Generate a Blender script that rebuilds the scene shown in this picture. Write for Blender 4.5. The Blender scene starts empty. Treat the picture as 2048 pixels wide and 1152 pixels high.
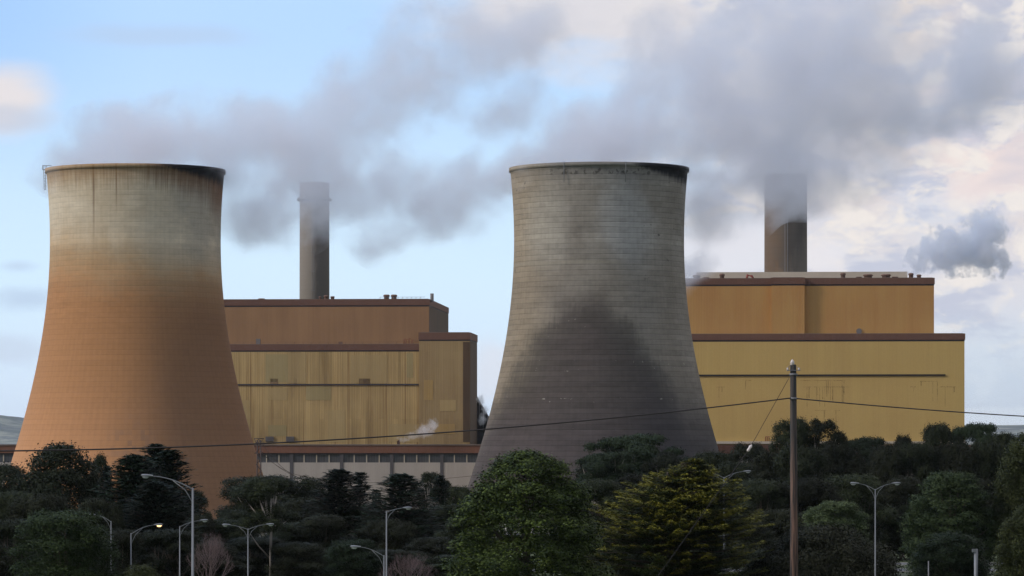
import bpy, math, random
import numpy as np
from mathutils import Vector, Matrix

R = math.radians
scene = bpy.context.scene
COL = scene.collection

# ------------------------------------------------------------------ camera
F = 7500.0            # focal length in photo pixels (photo 2048 wide)
CZ = 30.0             # eye height
HOR = 900.0           # row of the horizon
cam_d = bpy.data.cameras.new("camera")
cam = bpy.data.objects.new("camera", cam_d)
COL.objects.link(cam)
cam.location = (0, 0, CZ)
cam.rotation_euler = (R(90), 0, 0)
cam_d.sensor_width = 36.0
cam_d.lens = 36.0 * F / 2048.0
cam_d.shift_y = (HOR - 576.0) / 2048.0
cam_d.clip_start = 1.0
cam_d.clip_end = 40000.0
scene.camera = cam

# ------------------------------------------------------------------ light
SUN_EL, SUN_AZ = 30.0, -108.0       # azimuth from the view direction (+Y), clockwise
SUN_STRENGTH = 1.9
EXPOSURE = 0.0
sd = bpy.data.lights.new("sun", 'SUN')
so = bpy.data.objects.new("sun", sd)
COL.objects.link(so)
az, el = R(SUN_AZ), R(SUN_EL)
to_sun = Vector((math.sin(az) * math.cos(el), math.cos(az) * math.cos(el), math.sin(el)))
so.rotation_euler = to_sun.to_track_quat('Z', 'Y').to_euler()
sd.energy = SUN_STRENGTH
sd.angle = R(9)
sd.color = (1.0, 0.91, 0.81)

scene.view_settings.view_transform = 'Standard'
scene.view_settings.look = 'None'
scene.view_settings.gamma = 1.0
scene.view_settings.exposure = EXPOSURE
scene.cycles.max_bounces = 10
scene.cycles.diffuse_bounces = 2
scene.cycles.glossy_bounces = 2
scene.cycles.transmission_bounces = 2
scene.cycles.volume_bounces = 5
scene.cycles.transparent_max_bounces = 10
scene.cycles.volume_max_steps = 128
scene.cycles.use_denoising = True


# ------------------------------------------------------------------ node expressions
class S:
    def __init__(s, nt, v):
        s.nt, s.v = nt, v

    def m(s, op, b=None, c=None, rev=False):
        n = s.nt.nodes.new('ShaderNodeMath')
        n.operation = op
        args = [s, b, c]
        if rev:
            args = [b, s, c]
        for i, a in enumerate(args):
            if a is None:
                continue
            a = a.v if isinstance(a, S) else a
            if isinstance(a, (int, float)):
                n.inputs[i].default_value = a
            else:
                s.nt.links.new(a, n.inputs[i])
        return S(s.nt, n.outputs[0])

    def __add__(s, b): return s.m('ADD', b)
    __radd__ = __add__
    def __sub__(s, b): return s.m('SUBTRACT', b)
    def __rsub__(s, b): return s.m('SUBTRACT', b, rev=True)
    def __mul__(s, b): return s.m('MULTIPLY', b)
    __rmul__ = __mul__
    def __truediv__(s, b): return s.m('DIVIDE', b)
    def __neg__(s): return s.m('MULTIPLY', -1.0)
    def max(s, b): return s.m('MAXIMUM', b)
    def min(s, b): return s.m('MINIMUM', b)
    def abs(s): return s.m('ABSOLUTE')
    def pow(s, b): return s.m('POWER', b)
    def frac(s): return s.m('FRACT')
    def floor(s): return s.m('FLOOR')
    def sat(s): return s.max(0.0).min(1.0)

    def ss(s, a, b):                       # smoothstep a..b (a may exceed b)
        n = s.nt.nodes.new('ShaderNodeMapRange')
        n.interpolation_type = 'SMOOTHSTEP'
        s.nt.links.new(s.v, n.inputs[0])
        if a > b:
            n.inputs[1].default_value, n.inputs[2].default_value = b, a
            n.inputs[3].default_value, n.inputs[4].default_value = 1.0, 0.0
        else:
            n.inputs[1].default_value, n.inputs[2].default_value = a, b
        return S(s.nt, n.outputs[0])


class G:
    """one material's or world's node tree"""
    def __init__(s, tree):
        s.t = tree
        tree.nodes.clear()

    def node(s, kind, **kw):
        n = s.t.nodes.new(kind)
        for k, v in kw.items():
            setattr(n, k, v)
        return n

    def link(s, a, b):
        s.t.links.new(a.v if isinstance(a, S) else a, b)

    def xyz(s, src='Object'):
        tc = s.node('ShaderNodeTexCoord')
        sp = s.node('ShaderNodeSeparateXYZ')
        s.link(tc.outputs[src], sp.inputs[0])
        s.vec = tc.outputs[src]
        return [S(s.t, sp.outputs[i]) for i in range(3)]

    def comb(s, x, y, z):
        n = s.node('ShaderNodeCombineXYZ')
        for i, a in enumerate((x, y, z)):
            if isinstance(a, S):
                s.link(a, n.inputs[i])
            else:
                n.inputs[i].default_value = a
        return n.outputs[0]

    def noise(s, vec, scale=1.0, detail=3.0, rough=0.5, dist=0.0, lac=2.0):
        n = s.node('ShaderNodeTexNoise')
        s.link(vec, n.inputs['Vector'])
        n.inputs['Scale'].default_value = scale
        n.inputs['Detail'].default_value = detail
        n.inputs['Roughness'].default_value = rough
        n.inputs['Distortion'].default_value = dist
        n.inputs['Lacunarity'].default_value = lac
        return S(s.t, n.outputs['Fac'])

    def vor(s, vec, scale=1.0, feature='F1', out='Distance'):
        n = s.node('ShaderNodeTexVoronoi')
        n.feature = feature
        s.link(vec, n.inputs['Vector'])
        n.inputs['Scale'].default_value = scale
        return n.outputs[out]

    def attr(s, name):
        n = s.node('ShaderNodeAttribute')
        n.attribute_name = name
        return S(s.t, n.outputs['Fac'])

    def col(s, c):
        n = s.node('ShaderNodeRGB')
        n.outputs[0].default_value = (*c, 1.0)
        return n.outputs[0]

    def mix(s, a, b, f, mode='MIX'):
        n = s.node('ShaderNodeMix')
        n.data_type = 'RGBA'
        n.blend_type = mode
        n.clamp_factor = True
        if isinstance(f, S):
            s.link(f, n.inputs[0])
        else:
            n.inputs[0].default_value = f
        for k, c in ((6, a), (7, b)):
            if isinstance(c, tuple):
                n.inputs[k].default_value = (*c, 1.0)
            else:
                s.link(c, n.inputs[k])
        return n.outputs[2]

    def scale(s, c, f):
        """colour times scalar expression"""
        n = s.node('ShaderNodeVectorMath', operation='SCALE')
        if isinstance(c, tuple):
            n.inputs[0].default_value = c
        else:
            s.link(c, n.inputs[0])
        s.link(f, n.inputs['Scale'])
        return n.outputs[0]

    def bump(s, h, strength=0.3, dist=0.05):
        n = s.node('ShaderNodeBump')
        n.inputs['Strength'].default_value = strength
        n.inputs['Distance'].default_value = dist
        s.link(h, n.inputs['Height'])
        return n.outputs[0]

    def surface(s, base, rough=0.8, metal=0.0, normal=None, spec=0.3):
        p = s.node('ShaderNodeBsdfPrincipled')
        if isinstance(base, tuple):
            p.inputs['Base Color'].default_value = (*base, 1)
        else:
            s.link(base, p.inputs['Base Color'])
        if isinstance(rough, S):
            s.link(rough, p.inputs['Roughness'])
        else:
            p.inputs['Roughness'].default_value = rough
        p.inputs['Metallic'].default_value = metal
        p.inputs['Specular IOR Level'].default_value = spec
        if normal is not None:
            s.link(normal, p.inputs['Normal'])
        o = s.node('ShaderNodeOutputMaterial')
        s.link(p.outputs[0], o.inputs['Surface'])
        return p


def material(name):
    m = bpy.data.materials.new(name)
    m.use_nodes = True
    return m, G(m.node_tree)


# ------------------------------------------------------------------ sky
world = bpy.data.worlds.new("World")
scene.world = world
world.use_nodes = True
g = G(world.node_tree)
X, Y, Z = g.xyz('Generated')
sky = g.node('ShaderNodeTexSky', sky_type='NISHITA', sun_disc=False)
sky.sun_elevation = R(SUN_EL)
sky.sun_rotation = R(SUN_AZ)
sky.altitude = 0.0
sky.air_density = 1.0
sky.dust_density = 0.6
sky.ozone_density = 2.0
azm = X.m('ARCTAN2', Y) * (180 / math.pi)      # degrees right of north (+Y)
elv = Z.m('ARCSINE') * (180 / math.pi)
# the whole dome: broken cloud noise, its unseen parts shaped for the light
nv = g.comb(azm * 0.30, elv * 0.62, 0.0)
n1 = g.noise(nv, 1.0, 6.0, 0.52, 0.25)
n2 = g.noise(g.comb(azm * 0.30 + 40.0, elv * 0.7, 3.0), 2.4, 5.0, 0.55, 0.3)
big = g.noise(g.vec, 2.2, 4.0, 0.55)
n3 = g.noise(g.comb(azm * 0.9 + 11.0, elv * 1.5, 8.0), 1.0, 6.0, 0.6, 0.4)


def blob(cx, cy, rx, ry, soft=1.0, wob=1.1):
    """cloud bank centred on a bearing / elevation (degrees)"""
    dx = (azm - cx) / rx
    dy = (elv - cy) / ry
    d = (dx * dx + dy * dy).m('SQRT')
    return (d + (n1 - 0.5) * wob * 1.6 + (n2 - 0.5) * wob * 1.3).ss(1.0 + 0.5 * soft, 1.0 - 0.6 * soft)


def dg(px, py):
    return ((px - 1024) / F * 57.3, (HOR - py) / F * 57.3)


def pb(px, py, rx, ry, soft=1.0, wob=1.1):
    a, e = dg(px, py)
    return blob(a, e, rx / F * 57.3, ry / F * 57.3, soft, wob)


SKY_STRENGTH = 0.10
skyc = g.mix(sky.outputs[0], (1.0, 1.0, 1.0), 0.0)
base = g.scale(g.mix(skyc, (0.93, 1.0, 1.14), 1.0, 'MULTIPLY'), S(g.t, g.node('ShaderNodeValue').outputs[0]))
g.t.nodes[-1].name
for n in g.t.nodes:
    if n.bl_idname == 'ShaderNodeValue':
        n.outputs[0].default_value = 1.0
K = 1.0 / SKY_STRENGTH
def kc(r, gg, b):
    return (r * K, gg * K, b * K)
front = Y.ss(0.2, 0.9)
low = elv.ss(9.0, 0.0)
# clear part of the sky ahead: blue above, milky towards the horizon
clear = g.mix(kc(0.45, 0.68, 0.97), kc(0.68, 0.87, 0.98), elv.ss(6.8, 2.2))
clear = g.mix(clear, kc(0.70, 0.80, 0.93), elv.ss(3.0, 0.3) * 0.8)
clear = g.mix(clear, kc(0.23, 0.47, 0.85), (azm.ss(-5.2, -8.6) * elv.ss(3.6, 7.2)) * 0.55)
side = g.mix(kc(0.80, 1.08, 1.70), kc(1.35, 1.45, 1.75), big.ss(0.36, 0.62))  # unseen side and overhead sky, brightened and blued to light the steam
c = g.mix(base, side, 0.85)
c = g.mix(c, clear, front * 0.85)
# banks of cloud ahead
right = (azm + (n1 - 0.5) * 5.0).ss(0.8, 4.2)
c = g.mix(c, kc(0.72, 0.72, 0.79), right * 0.85)
c = g.mix(c, kc(0.80, 0.72, 0.70), (azm + (n2 - 0.5) * 5.0).ss(2.5, 5.5) * elv.ss(1.6, 4.0) * (n1.ss(0.40, 0.60)) * 0.9)
c = g.mix(c, kc(0.80, 0.74, 0.73), pb(1180, 20, 330, 110, 1.0) * 0.85)
c = g.mix(c, kc(0.83, 0.74, 0.68), pb(1830, 70, 130, 150, 1.0) * 0.9)
c = g.mix(c, kc(0.90, 0.77, 0.74), pb(1990, 290, 150, 110, 1.0) * 0.9)
c = g.mix(c, kc(0.52, 0.54, 0.66), pb(2010, 110, 120, 170, 1.0) * 0.8)
c = g.mix(c, kc(0.52, 0.56, 0.70), right * (n2.ss(0.48, 0.60)) * 0.7)
c = g.mix(c, kc(0.92, 0.86, 0.81), right * (n3.ss(0.47, 0.60)) * elv.ss(0.6, 2.4) * 0.85)
c = g.mix(c, kc(0.62, 0.74, 0.86), pb(1990, 760, 330, 110, 1.3) * 0.6)
c = g.mix(c, kc(0.80, 0.80, 0.86), pb(1450, 500, 110, 60, 1.0, 1.4) * 0.9)
c = g.mix(c, kc(0.84, 0.82, 0.86), pb(1640, 520, 60, 40, 1.0, 1.4) * 0.9)
c = g.mix(c, kc(0.82, 0.78, 0.80), pb(8, 208, 100, 58, 1.1, 0.75))
c = g.mix(c, kc(0.53, 0.60, 0.74), pb(15, 243, 95, 26, 1.0, 0.8) * 0.55)
c = g.mix(c, kc(0.50, 0.62, 0.82), pb(330, 80, 190, 22, 1.2, 0.9) * 0.5)
c = g.mix(c, kc(0.48, 0.60, 0.80), pb(60, 600, 70, 24, 1.2) * 0.6)
c = g.mix(c, kc(0.50, 0.62, 0.82), pb(40, 535, 40, 14, 1.2) * 0.5)
c = g.mix(c, kc(0.57, 0.65, 0.80), pb(30, 700, 80, 26, 1.2) * 0.5)
c = g.mix(c, kc(0.78, 0.80, 0.88), pb(985, 740, 40, 50, 1.2) * 0.7)
# unseen dark cloud added behind the viewer to cut light from there
dark = g.mix(kc(0.20, 0.24, 0.33), kc(0.50, 0.55, 0.66), big.ss(0.35, 0.75))
c = g.mix(c, dark, Y.ss(0.35, -0.45) * elv.ss(75.0, 35.0) * 0.9)
bg = g.node('ShaderNodeBackground')
g.link(c, bg.inputs['Color'])
bg.inputs['Strength'].default_value = SKY_STRENGTH
wo = g.node('ShaderNodeOutputWorld')
g.link(bg.outputs[0], wo.inputs['Surface'])
world.cycles.sampling_method = 'MANUAL'
world.cycles.sample_map_resolution = 512


# ------------------------------------------------------------------ helpers
def P(px, py, D):
    """the point at distance D seen at photo pixel (px, py)"""
    return Vector(((px - 1024) / F * D, D, CZ + (HOR - py) / F * D))


GY = [-400, 0, 60, 120, 200, 300, 540, 700, 900, 1100, 3000, 6500, 14000]
GZ = [30.2, 28.2, 25.6, 21.0, 17.0, 15.6, 14.5, 9.5, 4.5, 3.0, 3.0, 8.0, 10.0]


def ground(y, x=0.0):
    return float(np.interp(y, GY, GZ))


class MB:
    def __init__(s):
        s.v, s.f, s.sm = [], [], []

    def poly(s, pts, faces, smooth=False):
        o = len(s.v)
        s.v += [tuple(p) for p in pts]
        for f in faces:
            s.f.append(tuple(o + i for i in f))
            s.sm.append(smooth)
        return s

    def box(s, o, ux, uy, uz):
        """corner o and three edge vectors"""
        o, ux, uy, uz = map(Vector, (o, ux, uy, uz))
        p = [o, o + ux, o + ux + uy, o + uy]
        p += [q + uz for q in p]
        return s.poly(p, [(0, 3, 2, 1), (4, 5, 6, 7), (0, 1, 5, 4), (1, 2, 6, 5), (2, 3, 7, 6), (3, 0, 4, 7)])

    def tube(s, pts, rad, n=6, cap=True):
        pts = [Vector(p) for p in pts]
        if isinstance(rad, (int, float)):
            rad = [rad] * len(pts)
        o = len(s.v)
        d0 = (pts[1] - pts[0]).normalized()
        ref = Vector((0, 0, 1)) if abs(d0.z) < 0.9 else Vector((1, 0, 0))
        for i, p in enumerate(pts):
            a = pts[max(i - 1, 0)]
            b = pts[min(i + 1, len(pts) - 1)]
            d = (b - a).normalized()
            u = d.cross(ref)
            if u.length < 1e-3:
                u = d.cross(Vector((0.3, 1, 0.2)))
            u.normalize()
            w = d.cross(u).normalized()
            for k in range(n):
                t = 2 * math.pi * k / n
                s.v.append(tuple(p + (u * math.cos(t) + w * math.sin(t)) * rad[i]))
        for i in range(len(pts) - 1):
            for k in range(n):
                a = o + i * n + k
                b = o + i * n + (k + 1) % n
                s.f.append((a, b, b + n, a + n))
                s.sm.append(True)
        if cap:
            s.f.append(tuple(o + k for k in range(n))[::-1])
            s.f.append(tuple(o + (len(pts) - 1) * n + k for k in range(n)))
            s.sm += [False, False]
        return s

    def lathe(s, c, prof, n=48, closed=False):
        """prof: list of (radius, z) round the vertical through c"""
        o = len(s.v)
        c = Vector(c)
        for r, z in prof:
            for k in range(n):
                t = 2 * math.pi * k / n
                s.v.append((c.x + r * math.sin(t), c.y - r * math.cos(t), c.z + z))
        m = len(prof)
        for i in range(m if closed else m - 1):
            j = (i + 1) % m
            for k in range(n):
                k2 = (k + 1) % n
                s.f.append((o + i * n + k, o + i * n + k2, o + j * n + k2, o + j * n + k))
                s.sm.append(True)
        return s

    def build(s, name, mat, parent=None, loc=None):
        base = Vector((0, 0, 0))
        if parent is not None:
            q = parent
            while q is not None:
                base += q.location
                q = q.parent
        if loc is not None:
            base += Vector(loc)
        me = bpy.data.meshes.new(name)
        me.from_pydata([tuple(Vector(v) - base) for v in s.v], [], s.f)
        me.polygons.foreach_set('use_smooth', s.sm)
        me.materials.append(mat)
        me.update()
        o = bpy.data.objects.new(name, me)
        COL.objects.link(o)
        if loc is not None:
            o.location = loc
        if parent is not None:
            o.parent = parent
        return o


def tag(o, label, cat, group=None, kind=None):
    if label:
        o['label'] = label
    if cat:
        o['category'] = cat
    if group:
        o['group'] = group
    if kind:
        o['kind'] = kind
    return o


def thing(name, loc, label, cat, group=None):
    o = bpy.data.objects.new(name, None)
    COL.objects.link(o)
    o.location = loc
    o.empty_display_size = 0.5
    return tag(o, label, cat, group)


def struct(o):
    o['kind'] = 'structure'
    return o


# ------------------------------------------------------------------ plain materials
def plain(name, c, rough=0.8, metal=0.0, var=0.25, sc=0.6, spec=0.3):
    m, g = material(name)
    g.xyz()
    n = g.noise(g.vec, sc, 5.0, 0.6)
    n2_ = g.noise(g.vec, sc * 9, 3.0, 0.6)
    f = 1.0 + (n - 0.5) * (2 * var) + (n2_ - 0.5) * var
    g.surface(g.scale(c, f), rough, metal, None, spec)
    return m


M_steel = plain('galvanised_steel', (0.19, 0.20, 0.21), 0.55, 0.3, 0.2, 1.5)
M_steel_dark = plain('weathered_steel', (0.20, 0.20, 0.21), 0.6, 0.3, 0.25, 2.0)
M_cable = plain('black_cable', (0.035, 0.028, 0.028), 0.6, 0.0, 0.2, 1.0)
M_ceramic = plain('pale_ceramic', (0.62, 0.55, 0.50), 0.25, 0.0, 0.1, 3.0)
M_rustvent = plain('rusty_vent', (0.17, 0.10, 0.075), 0.8, 0.1, 0.35, 1.0)
M_redpipe = plain('red_oxide_paint', (0.24, 0.05, 0.035), 0.7, 0.0, 0.25, 1.0)
M_greybox = plain('grey_metal_box', (0.16, 0.145, 0.14), 0.6, 0.1, 0.25, 0.8)
M_black = plain('black_cladding', (0.022, 0.022, 0.026), 0.7, 0.0, 0.3, 0.4)
M_roof = plain('roof_membrane', (0.20, 0.17, 0.15), 0.9, 0.0, 0.3, 0.05)
M_cream = plain('cream_metal', (0.50, 0.43, 0.34), 0.7, 0.0, 0.15, 0.2)
M_mast = plain('rusty_lattice', (0.085, 0.06, 0.055), 0.7, 0.1, 0.3, 1.0)
# ------------------------------------------------------------------ ground, hills, roads
def ground_material():
    m, g = material('dry_winter_grass')
    g.xyz()
    a = g.noise(g.vec, 0.02, 6.0, 0.6)
    b = g.noise(g.vec, 0.9, 4.0, 0.6)
    c = g.mix((0.030, 0.040, 0.016), (0.085, 0.115, 0.035), a.ss(0.35, 0.65))
    c = g.mix(c, (0.10, 0.085, 0.045), b.ss(0.55, 0.8) * 0.5)
    g.surface(c, 0.95)
    return m


M_ground = ground_material()


def grid_mesh(name, xs, ys, zf, mat):
    vs, fs = [], []
    for y in ys:
        for x in xs:
            vs.append((x, y, zf(x, y)))
    nx = len(xs)
    for j in range(len(ys) - 1):
        for i in range(nx - 1):
            a = j * nx + i
            fs.append((a, a + 1, a + 1 + nx, a + nx))
    me = bpy.data.meshes.new(name)
    me.from_pydata(vs, [], fs)
    me.polygons.foreach_set('use_smooth', [True] * len(fs))
    me.materials.append(mat)
    o = bpy.data.objects.new(name, me)
    COL.objects.link(o)
    return struct(o)


xs = [-14000, -9000, -5000, -2500, -1200, -600] + list(range(-400, 401, 20)) + [600, 1200, 2500, 5000, 9000, 14000]
ys = list(range(-400, 1200, 20)) + [1200, 1500, 2000, 3000, 4500, 6500, 9000, 14000, 27000]
grid_mesh('ground', xs, ys, lambda x, y: ground(y), M_ground)


def hill_material():
    m, g = material('hazed_paddocks')
    g.xyz()
    a = g.noise(g.vec, 0.0016, 5.0, 0.6, 0.4)
    b = g.noise(g.vec, 0.005, 4.0, 0.6)
    c = g.mix((0.05, 0.065, 0.06), (0.20, 0.21, 0.17), a.ss(0.45, 0.55))  # paddock tones paled and dulled to paint in distance haze
    c = g.mix(c, (0.05, 0.06, 0.07), b.ss(0.5, 0.6) * 0.9)
    g.surface(c, 0.95)
    return m


M_hill = hill_material()
rr = random.Random(5)
ph = [rr.uniform(0, 6.28) for _ in range(12)]


def hill_z(x, y):
    # ridge 8.6 km out, higher on the left
    x, y = x * 0.43, y * 0.43
    t = math.exp(-((y - 8600) / 1100.0) ** 2)
    left = 1 / (1 + math.exp((x + 1105) / 14.0))
    h = 58 + 13 * left
    h += 4 * math.sin(x / 130 + ph[0]) + 3 * math.sin(x / 57 + ph[1]) + 1.5 * math.sin(x / 23 + ph[2])
    h += 0.7 * math.sin(x / 9 + ph[3]) + 5 * math.sin(y / 310 + x / 240 + ph[4])
    if x > 900:
        h = 58 + 3.0 * math.sin(x / 400 + ph[5]) * 0.5 + 0.4 * math.sin(x / 31)
        h += 5 * math.sin(y / 310 + x / 240 + ph[4]) * 0.2
    return 4.0 + (t * h * 1.16 + t * 18 - 30 * t) / 0.43 + 30 * t


grid_mesh('hills', [x for x in range(-6000, 6001, 45)], list(range(13000, 26400, 320)), hill_z, M_hill)


def asphalt():
    m, g = material('worn_asphalt')
    g.xyz()
    a = g.noise(g.vec, 0.35, 5.0, 0.6)
    b = g.noise(g.vec, 30.0, 2.0, 0.6)
    f = 0.8 + a * 0.5 + (b - 0.5) * 0.3
    g.surface(g.scale((0.11, 0.115, 0.13), f), 0.85)
    return m


M_asphalt = asphalt()
M_kerb = plain('concrete_kerb', (0.34, 0.33, 0.31), 0.85, 0.0, 0.2, 1.5)
M_line = plain('road_paint', (0.7, 0.7, 0.68), 0.6, 0.0, 0.15, 3.0)


def strip(name, y0, y1, dz, mat, x0=-260, x1=320, slope=0.02):
    b = MB()
    xs_ = list(range(x0, x1 + 1, 20))
    ys_ = list(np.linspace(y0, y1, 4))
    pts = [(x, y + slope * x, ground(y + slope * x) + dz) for y in ys_ for x in xs_]
    n = len(xs_)
    fs = [(j * n + i, j * n + i + 1, j * n + i + 1 + n, j * n + i + n) for j in range(len(ys_) - 1) for i in range(n - 1)]
    b.poly(pts, fs)
    return struct(b.build(name, mat))


def kerb(y, slope=0.02, h=0.13):
    b = MB()
    xs_ = list(range(-260, 321, 20))
    for i in range(len(xs_) - 1):
        x0, x1 = xs_[i], xs_[i + 1]
        z0, z1 = ground(y + slope * x0), ground(y + slope * x1)
        b.box((x0, y + slope * x0, z0 - 0.1), (x1 - x0, slope * (x1 - x0), z1 - z0), (0, 0.18, 0), (0, 0, 0.1 + h))
    return struct(b.build('kerb', M_kerb))


strip('road', 466, 477, 0.01, M_asphalt)
strip('road', 497, 507, 0.01, M_asphalt)
for y in (465.8, 477.0, 496.8, 507.0):
    kerb(y)
mk = MB()
for y in (471.5, 502.0):
    for x in range(-240, 300, 9):
        yy = y + 0.02 * x
        mk.box((x, yy, ground(yy) + 0.02), (3, 0.06, 0), (0, 0.12, 0), (0, 0, 0.004))
struct(mk.build('road_markings', M_line))


# ------------------------------------------------------------------ cooling towers
TD = 1150.0


def tower_radius(py):
    b = 0.131 if py < 482 else 0.141 + 0.00005 * (py - 482)
    return math.sqrt(170.0 ** 2 + b * (py - 482) ** 2) * TD / F


def tower_mat(kind, H):
    m, g = material('stained_concrete_' + kind)
    x, y, z = g.xyz()
    th = x.m('ARCTAN2', -y)                 # 0 towards the viewer, + to the right
    py = 1080.0 - z * (F / TD)              # photo row, used only as a ruler
    sx = x * (F / TD)                       # across the shell
    sv = g.comb(th * 26.0, 0.0, z)          # unrolled surface, metres
    lift = 1.60
    f = (z / lift).frac()
    idx = (z / lift).floor()
    jit = g.noise(g.comb(0.0, 0.0, idx * 7.31), 1.0, 0.0)
    line = f.ss(0.0, 0.14) * f.ss(1.0, 0.82)      # 0 in the joint
    cell = g.comb((th * 28.0).floor() * 3.7, 0.0, idx * 5.1)
    pan = g.noise(cell, 1.0, 0.0)
    ribs = ((th * 110.0).m('SINE') * 0.5 + 0.5)
    blotch = g.noise(g.comb(th * 26.0, 0.0, z * 1.0), 0.055, 5.0, 0.6, 0.3)
    fine = g.noise(sv, 0.55, 5.0, 0.65)
    hz = g.noise(g.comb(th * 9.0, 0.0, z * 1.6), 0.5, 4.0, 0.6)      # long thin bands
    strk = g.noise(g.comb(th * 60.0, 0.0, z * 0.05), 1.0, 4.0, 0.6)   # vertical runs
    if kind == 'orange':
        wave = blotch * 70.0 + hz * 60.0
        t = (py + wave - 65.0 - (x * 0.9)).ss(505.0, 630.0)
        c = g.mix((0.64, 0.55, 0.41), (0.54, 0.445, 0.31), blotch.ss(0.35, 0.65))
        mid = (py - (x * 1.2) + wave * 0.5).ss(480.0, 590.0)
        c = g.mix(c, (0.43, 0.27, 0.13), mid * 0.8)
        c = g.mix(c, (0.40, 0.20, 0.088), t)
        c = g.mix(c, (0.49, 0.245, 0.115), (py + blotch * 80.0).ss(760.0, 960.0) * 0.8)
        # greyer, paler strip near the right edge of the upper shell
        c = g.mix(c, (0.40, 0.375, 0.32), (sx.ss(60.0, 110.0) * py.ss(560.0, 500.0) * blotch.ss(0.3, 0.6)) * 0.7)
        # rust running down from the rim
        for (c0, w, y1, a) in ((-66, 3.2, 520, .75), (-20, 2.6, 450, .7), (-102, 4, 400, .5), (43, 5, 380, .5), (3, 2.0, 420, .5), (-132, 6, 380, .4), (-45, 2.2, 380, .5), (75, 5, 390, .35), (28, 3, 360, .5), (110, 4, 420, .4), (-90, 2.5, 370, .5), (140, 5, 450, .4)):
            d = (sx - c0 + (strk - 0.5) * 3.0).abs().ss(w, w * 0.25)
            c = g.mix(c, (0.12, 0.06, 0.030), d * py.ss(float(y1), 335.0).pow(0.7) * a)
        c = g.mix(c, (0.32, 0.185, 0.08), (py + (strk - 0.5) * 60.0).ss(395.0, 345.0) * 0.75)
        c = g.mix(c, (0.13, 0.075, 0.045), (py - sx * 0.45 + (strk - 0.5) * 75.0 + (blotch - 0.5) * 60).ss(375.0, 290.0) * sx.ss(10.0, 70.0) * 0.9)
        c = g.mix(c, (0.19, 0.10, 0.055), sx.ss(148.0, 166.0) * py.ss(480.0, 380.0) * 0.7)
        # soot plus painted shade on the right flank, ragged edge
        soot_shade = (sx + (blotch - 0.5) * 90.0 + (py - 700.0) * 0.12).ss(-20.0, 150.0) * (py + hz * 40).ss(520.0, 680.0)
        c = g.mix(c, (0.16, 0.095, 0.062), soot_shade * 0.62)
        # lighter grid of repaired panels low on the shell
        rep = (sx + (strk - 0.5) * 40.0 - 15.0).abs().ss(60.0, 20.0) * (py + (strk - 0.5) * 80.0).ss(810.0, 880.0) * py.ss(960.0, 900.0) * pan.ss(0.40, 0.60)
        c = g.mix(c, (0.17, 0.125, 0.105), rep * 0.35)
        rep2 = ((sx - 62.0 - (py - 900) * 0.12).abs().ss(16.0, 10.0)) * py.ss(870.0, 930.0)
        c = g.mix(c, (0.33, 0.20, 0.135), rep2 * 0.45)
        lin = 0.07
    else:
        c = g.mix((0.345, 0.318, 0.275), (0.235, 0.212, 0.178), blotch.ss(0.35, 0.65))
        c = g.mix(c, (0.33, 0.265, 0.175), (sx + blotch * 60).ss(-40.0, -130.0) * 0.7)
        c = g.mix(c, (0.17, 0.165, 0.155), (py + blotch * 60.0).ss(420.0, 380.0) * sx.ss(-190.0, -60.0) * 0.5)
        # paler washed patch on the right of the upper shell
        dx = (sx - 45.0 - (py - 430) * 0.1) / 62.0
        dy = (py - 450.0) / 100.0
        pale = ((dx * dx + dy * dy).m('SQRT') + (blotch - 0.5) * 0.8).ss(1.15, 0.35)
        c = g.mix(c, (0.40, 0.39, 0.37), pale * 0.7)
        dx = (sx + 105.0) / 50.0
        dy = (py - 470.0) / 110.0
        pale = ((dx * dx + dy * dy).m('SQRT') + (blotch - 0.5) * 0.8).ss(1.15, 0.35)
        c = g.mix(c, (0.36, 0.335, 0.28), pale * 0.6)
        dx = (sx + 40.0) / 40.0
        dy = (py - 480.0) / 60.0
        c = g.mix(c, (0.115, 0.095, 0.075), ((dx * dx + dy * dy).m('SQRT') + (blotch - 0.5) * 0.9).ss(1.2, 0.3) * 0.3)
        c = g.mix(c, (0.15, 0.118, 0.085), (py + hz * 60.0).ss(520.0, 600.0) * 0.35)
        # great dark mound of damp climbing the shell
        wob = (blotch - 0.5) * 150.0 + (strk - 0.5) * 60.0 + (hz - 0.5) * 60.0 + (pan - 0.5) * 26.0
        xx = (sx + 28.0).abs()
        edge = py - 600.0 - xx * 0.08 - (xx * xx) * 0.0062 + wob
        stain = edge.ss(-35.0, 95.0)
        c = g.mix(c, (0.058, 0.048, 0.046), stain * 0.86)
        rim2 = edge.ss(-10.0, 30.0) * edge.ss(100.0, 45.0)
        c = g.mix(c, (0.042, 0.042, 0.038), rim2 * 0.35)
        core = ((sx + 45.0 + wob * 0.4).abs()).ss(80.0, 30.0) * py.ss(560.0, 620.0) * py.ss(860.0, 700.0)
        c = g.mix(c, (0.082, 0.066, 0.060), core * 0.5)
        c = g.mix(c, (0.075, 0.062, 0.062), (py + blotch * 60).ss(800.0, 920.0) * 0.75)
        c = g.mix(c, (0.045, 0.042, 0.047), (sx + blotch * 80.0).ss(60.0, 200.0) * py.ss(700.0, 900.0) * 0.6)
        # dark vertical run and blobs
        bl = (g.noise(sv, 0.32, 3.0, 0.7)).ss(0.64, 0.70)
        c = g.mix(c, (0.04, 0.038, 0.032), bl * (sx.ss(60.0, 110.0) + sx.ss(-135.0, -150.0)) * py.ss(640.0, 520.0) * 0.75)
        c = g.mix(c, (0.05, 0.045, 0.038), ((py - 355.0).abs().ss(9.0, 3.0)) * g.noise(sv, 0.7, 2.0, 0.6).ss(0.5, 0.62) * sx.abs().ss(110.0, 90.0) * 0.7)
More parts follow.
